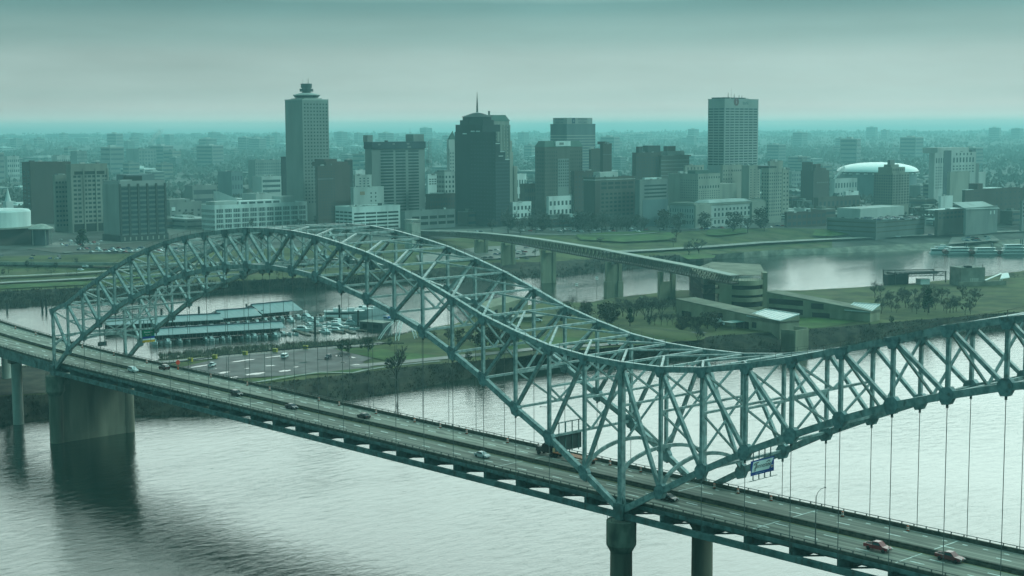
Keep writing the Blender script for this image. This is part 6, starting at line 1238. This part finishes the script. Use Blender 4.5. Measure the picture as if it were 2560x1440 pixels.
# the city fading into haze: low roofs and woods, each roof a building of its own
rc = random.Random(31)
FARB = {}
for k in range(6):
    b = MB(); w, d, h = ((30, 18, 7), (18, 14, 10), (45, 26, 8), (14, 14, 16), (24, 40, 6), (20, 16, 24))[k]; b.box(-w/2, w/2, -d/2, d/2, 0, h); wl = b.mesh('wall', (W_PALE, W_BROWN, W_GREY, W_BEIGE, W_DBRICK, W_GREY)[k])
    b = MB(); b.box(-w/2+.2, w/2-.2, -d/2+.2, d/2-.2, h, h+.5); b.box(-w*.2, w*.1, -d*.2, d*.2, h+.5, h+2.2); rf = b.mesh('roof', (W_BRITE, W_ROOF, W_PALE, W_ROOF, W_ROOF, W_PALE)[k])
    b = MB(); n_ = max(2, int(h/4)); [b.box(w/2, w/2+.1, -d*.45, d*.45, h*(j+.4)/n_, h*(j+.75)/n_) for j in range(n_)]; [b.box(-w*.45, w*.45, -d/2-.1, -d/2, h*(j+.4)/n_, h*(j+.75)/n_) for j in range(n_)]; gw = b.mesh('window_band', GLASS2); FARB[k] = (wl, rf, gw)
KL = ('low pale roofed hall', 'small brown block', 'long grey warehouse', 'beige apartment block', 'dark brick shed', 'grey tower block')
for k in range(290):
    u = rc.uniform(-80, 2640); D = 1540+3200*rc.random()**2.0
    if k % 3 == 0: D = rc.uniform(1470, 1900)
    q = rc.choice((0, 0, 1, 1, 2, 2, 3, 4, 4, 5) if D > 1800 else (0, 1, 2, 4, 1, 4))
    side_ = 'left' if u < 700 else 'middle' if u < 1900 else 'right'
    gz = 15.5+max(0, D-2600)*.0075
    t = thing('city_building', '%s in the hazy city on the %s' % (KL[q], side_) if side_ != 'middle' else '%s in the hazy city behind the towers' % KL[q], 'building', AT(u, D, gz if u < 2000 else gz-3), rc.choice((0, 0, math.pi/2, .25)), 'hazy city buildings, '+KL[q]+' '+side_)
    sc = rc.uniform(.7, 1.35); t.scale = (sc, sc, sc*rc.uniform(.8, 1.3))
    for nm, me in zip(('wall', 'roof', 'window_band'), FARB[q]): obj(nm, me, t)
for k in range(150):
    u = rc.uniform(-100, 1150) if k % 3 else rc.uniform(1150, 2660); D = rc.uniform(2600, 7800); q = rc.choice((0, 2, 3, 5, 5, 3))
    t = thing('distant_building', '%s far off in the haze toward the horizon on the %s' % (KL[q], 'left' if u < 1000 else 'right'), 'building', AT(u, D, 15+max(0, D-2600)*.0085), rc.choice((0, 0, .3)), 'distant buildings in haze, '+KL[q]+(' left' if u < 1000 else ' right'))
    sc = rc.uniform(1.0, 1.9); t.scale = (sc*1.3, sc*1.3, sc*rc.uniform(1.0, 1.7))
    for nm, me in zip(('wall', 'roof', 'window_band'), FARB[q]): obj(nm, me, t)
def canopy(name, label, n, u0, u1, D0, D1, hh, seed, pw=1.6, zb=16):
    r = random.Random(seed); b = MB()
    for k in range(n):
        u = r.uniform(u0, u1); D = D0+(D1-D0)*r.random()**pw; p = AT(u, D, zb+max(0, D-2600)*.0081); sz = hh*r.uniform(.5, 1.2)*(1+D/7000)
        for j in range(9):
            c = p+Vector((r.gauss(0, 1)*sz*.7, r.gauss(0, 1)*sz*.7, sz*r.uniform(.1, .8))); a = Vector((r.uniform(-1, 1), r.uniform(-1, 1), r.uniform(-.4, .4))).normalized()*sz*.3; e = Vector((r.uniform(-.3, .3), r.uniform(-.3, .3), 1)).normalized()*sz*.26
            b.poly([c-a, c-e, c+a, c+e], [(0, 1, 2, 3)])
    tag(b.build(name, mat('far_wood', (.088, .094, .078), .95, var=.25, scale=.004)), label, 'woods', kind='stuff')
canopy('city_trees', 'bare and brushy treetops between the city roofs fading in haze', 5200, -150, 2720, 1560, 5200, 9, 1, 1.3)
canopy('far_woods', 'far flat woods reaching the hazy horizon', 3600, -250, 2800, 3600, 10700, 9, 2, 1.2)
# parked and moving cars of the city
CP = [P_W, P_S, P_K, P_R, P_N, P_W, paint('grey', (.16, .17, .175)), paint('blue', (.03, .07, .16))]
CM = []
for k, pm in enumerate(CP):
    b = MB(); b.loft([(-2.3, .85, .3, .8, .95), (1.1, .9, .3, .85, .95), (2.3, .8, .35, .7, .7)]); b.loft([(-1.9, .8, .95, .62, 1.42), (.3, .8, .95, .62, 1.46), (1.1, .8, .93, .78, .97)])
    bm_ = b.mesh('body', pm); b = MB(); b.loft([(-1.95, .7, 1.0, .64, 1.3), (-1.6, .82, 1.0, .68, 1.36), (.2, .82, 1.0, .68, 1.38), (1.02, .8, .98, .78, 1.0)]); CM.append((bm_, b.mesh('windows', GLASS)))
NCAR = [0]
def pcar(p, rz, label, group, nm='parked_car'):
    t = thing(nm, label, 'car', p, rz, group)
    for n_, me in zip(('body', 'windows'), rc.choice(CM)): obj(n_, me, t)
    NCAR[0] += 1
def lot(pix, n, label, group, zf, jit=.6, ang=0.0):
    (u0, v0), (u1, v1), (u2, v2), (u3, v3) = pix
    for k in range(n):
        a, c = rc.random(), rc.random(); u = (u0*(1-a)+u1*a)*(1-c)+(u3*(1-a)+u2*a)*c; v = (v0*(1-a)+v1*a)*(1-c)+(v3*(1-a)+v2*a)*c; z = zf(u, v) if callable(zf) else zf
        p = G(u, v, z); pcar(p+Vector((0, 0, .12)), ang+rc.choice((0, math.pi))+rc.uniform(-.1, .1), label, group)
ground = lambda u, v: GZ(u, v)+.5
lot(((190, 622), (470, 617), (470, 632), (190, 632)), 62, 'car parked on the left garage roof deck below the striped block', 'cars on the left garage roof', GAR_Z, ang=.2)
lot(((150, 600), (260, 600), (255, 616), (150, 616)), 26, 'car parked in the lot before the piered tower', 'cars before the piered tower', ground)
lot(((2095, 547), (2300, 543), (2285, 550), (2190, 551.5)), 72, 'car parked on the roof deck of the wide concrete garage', 'cars on the wide garage roof', G2.zb+G2.H+.1, ang=.4)
lot(((1215, 625), (1340, 618), (1345, 650), (1200, 652)), 24, 'car parked under the lattice footbridge', 'cars under the footbridge', ground, ang=.5)
lot(((1060, 578), (1215, 580), (1210, 590), (1060, 588)), 26, 'car parked beyond the far end of the lattice footbridge', 'cars beyond the footbridge end', ground)
lot(((1290, 574), (1680, 572), (1690, 580), (1290, 582)), 34, 'car parked along the street behind the park trees', 'cars behind the park trees', ground)
lot(((2372, 596), (2472, 592), (2472, 602), (2372, 606)), 17, 'car parked on the landing above the riverboats', 'cars on the river landing', ground, ang=.8)
lot(((2400, 556), (2560, 552), (2560, 566), (2400, 570)), 26, 'car parked along the street above the landing', 'cars above the landing', ground)
lot(((1680, 572), (1960, 564), (1960, 569), (1680, 577)), 16, 'car parked before the classical courthouse', 'cars before the courthouse', ground)
lot(((0, 640), (150, 640), (150, 650), (0, 650)), 8, 'vehicle parked in the sunken yard beside the left garage', 'vehicles in the sunken yard', ground)
for u, v, lab in ((2245, 594, 'leftmost car on the riverside road below the wide garage'), (2326, 590, 'second car from left on the riverside road'), (2366, 586, 'third car from left on the riverside road'), (2410, 580, 'rightmost car on the riverside road'), (202, 678, 'white van on the grass verge road below the viaduct'), (214, 669, 'car beneath the left viaduct')):
    p = gpt(u, v, .5); pcar(p, .9, lab, None, 'moving_car')
t = thing('long_shed', 'white flat roofed shed with a blue base below the drum hall', 'shed', G(36, 655, 9), 0); b = MB(); b.box(-3, 3, 0, 15, 0, 3); b.build('walls', W_TEAL, t); b = MB(); b.box(-4, 4, -1, 16, 3, 3.5); b.build('roof', W_BRITE, t); t.rotation_euler = (0, 0, .8-math.pi/2+.6)
t = thing('white_tent', 'white rounded tent at the left edge below the drum hall', 'tent', G(8, 655, 9)); b = MB(); b.lathe([(6, 0), (6, 2.2), (4, 4), (0, 5)], 16); b.build('canvas', W_BRITE, t)
# drifting steam seen from distant stacks
def steam(u, v, D, sz, label):
    b = MB(); r = random.Random(int(u)); P = AT(u, D, ZAT(u, v, D))
    for k in range(700):
        t = r.random(); c = RT*(t*sz*2.2)+Vector((0, 0, t*sz*2.6)); w = sz*(.12+.55*t); c = c+Vector((r.gauss(0, .5), r.gauss(0, .5), r.gauss(0, .4)))*w
        a = Vector((r.uniform(-1, 1), r.uniform(-1, 1), r.uniform(-1, 1))).normalized()*sz*.07; e = a.orthogonal().normalized()*sz*.06
        b.poly([c-a, c-e, c+a, c+e], [(0, 1, 2, 3)])
    o = b.build('steam_plume', mat('steam_white', (.85, .88, .86), 1)); o.location = P; tag(o, label, 'steam', kind='stuff')
steam(372, 366, 4200, 17, 'white steam plume drifting over the left distance'); steam(2084, 447, 1950, 6, 'small white steam plume by the dome arena')
# ------------------------------------------------------------------ haze
hz = bpy.data.materials.new('haze_air'); hz.use_nodes = True; n_ = hz.node_tree; n_.nodes.clear()
pv = n_.nodes.new('ShaderNodeVolumePrincipled'); pv.inputs['Color'].default_value = (.42, .90, .92, 1); pv.inputs['Density'].default_value = .00014; pv.inputs['Anisotropy'].default_value = .3
ot = n_.nodes.new('ShaderNodeOutputMaterial'); n_.links.new(pv.outputs[0], ot.inputs[1])
b = MB(); b.box(-12000, 12000, -12000, 12000, -5.5, 172); o = b.build('haze', hz, loc=(CX, CY, 0)); tag(o, 'thin blue grey haze lying over the river and city', 'haze', kind='stuff'); o.display_type = 'WIRE'
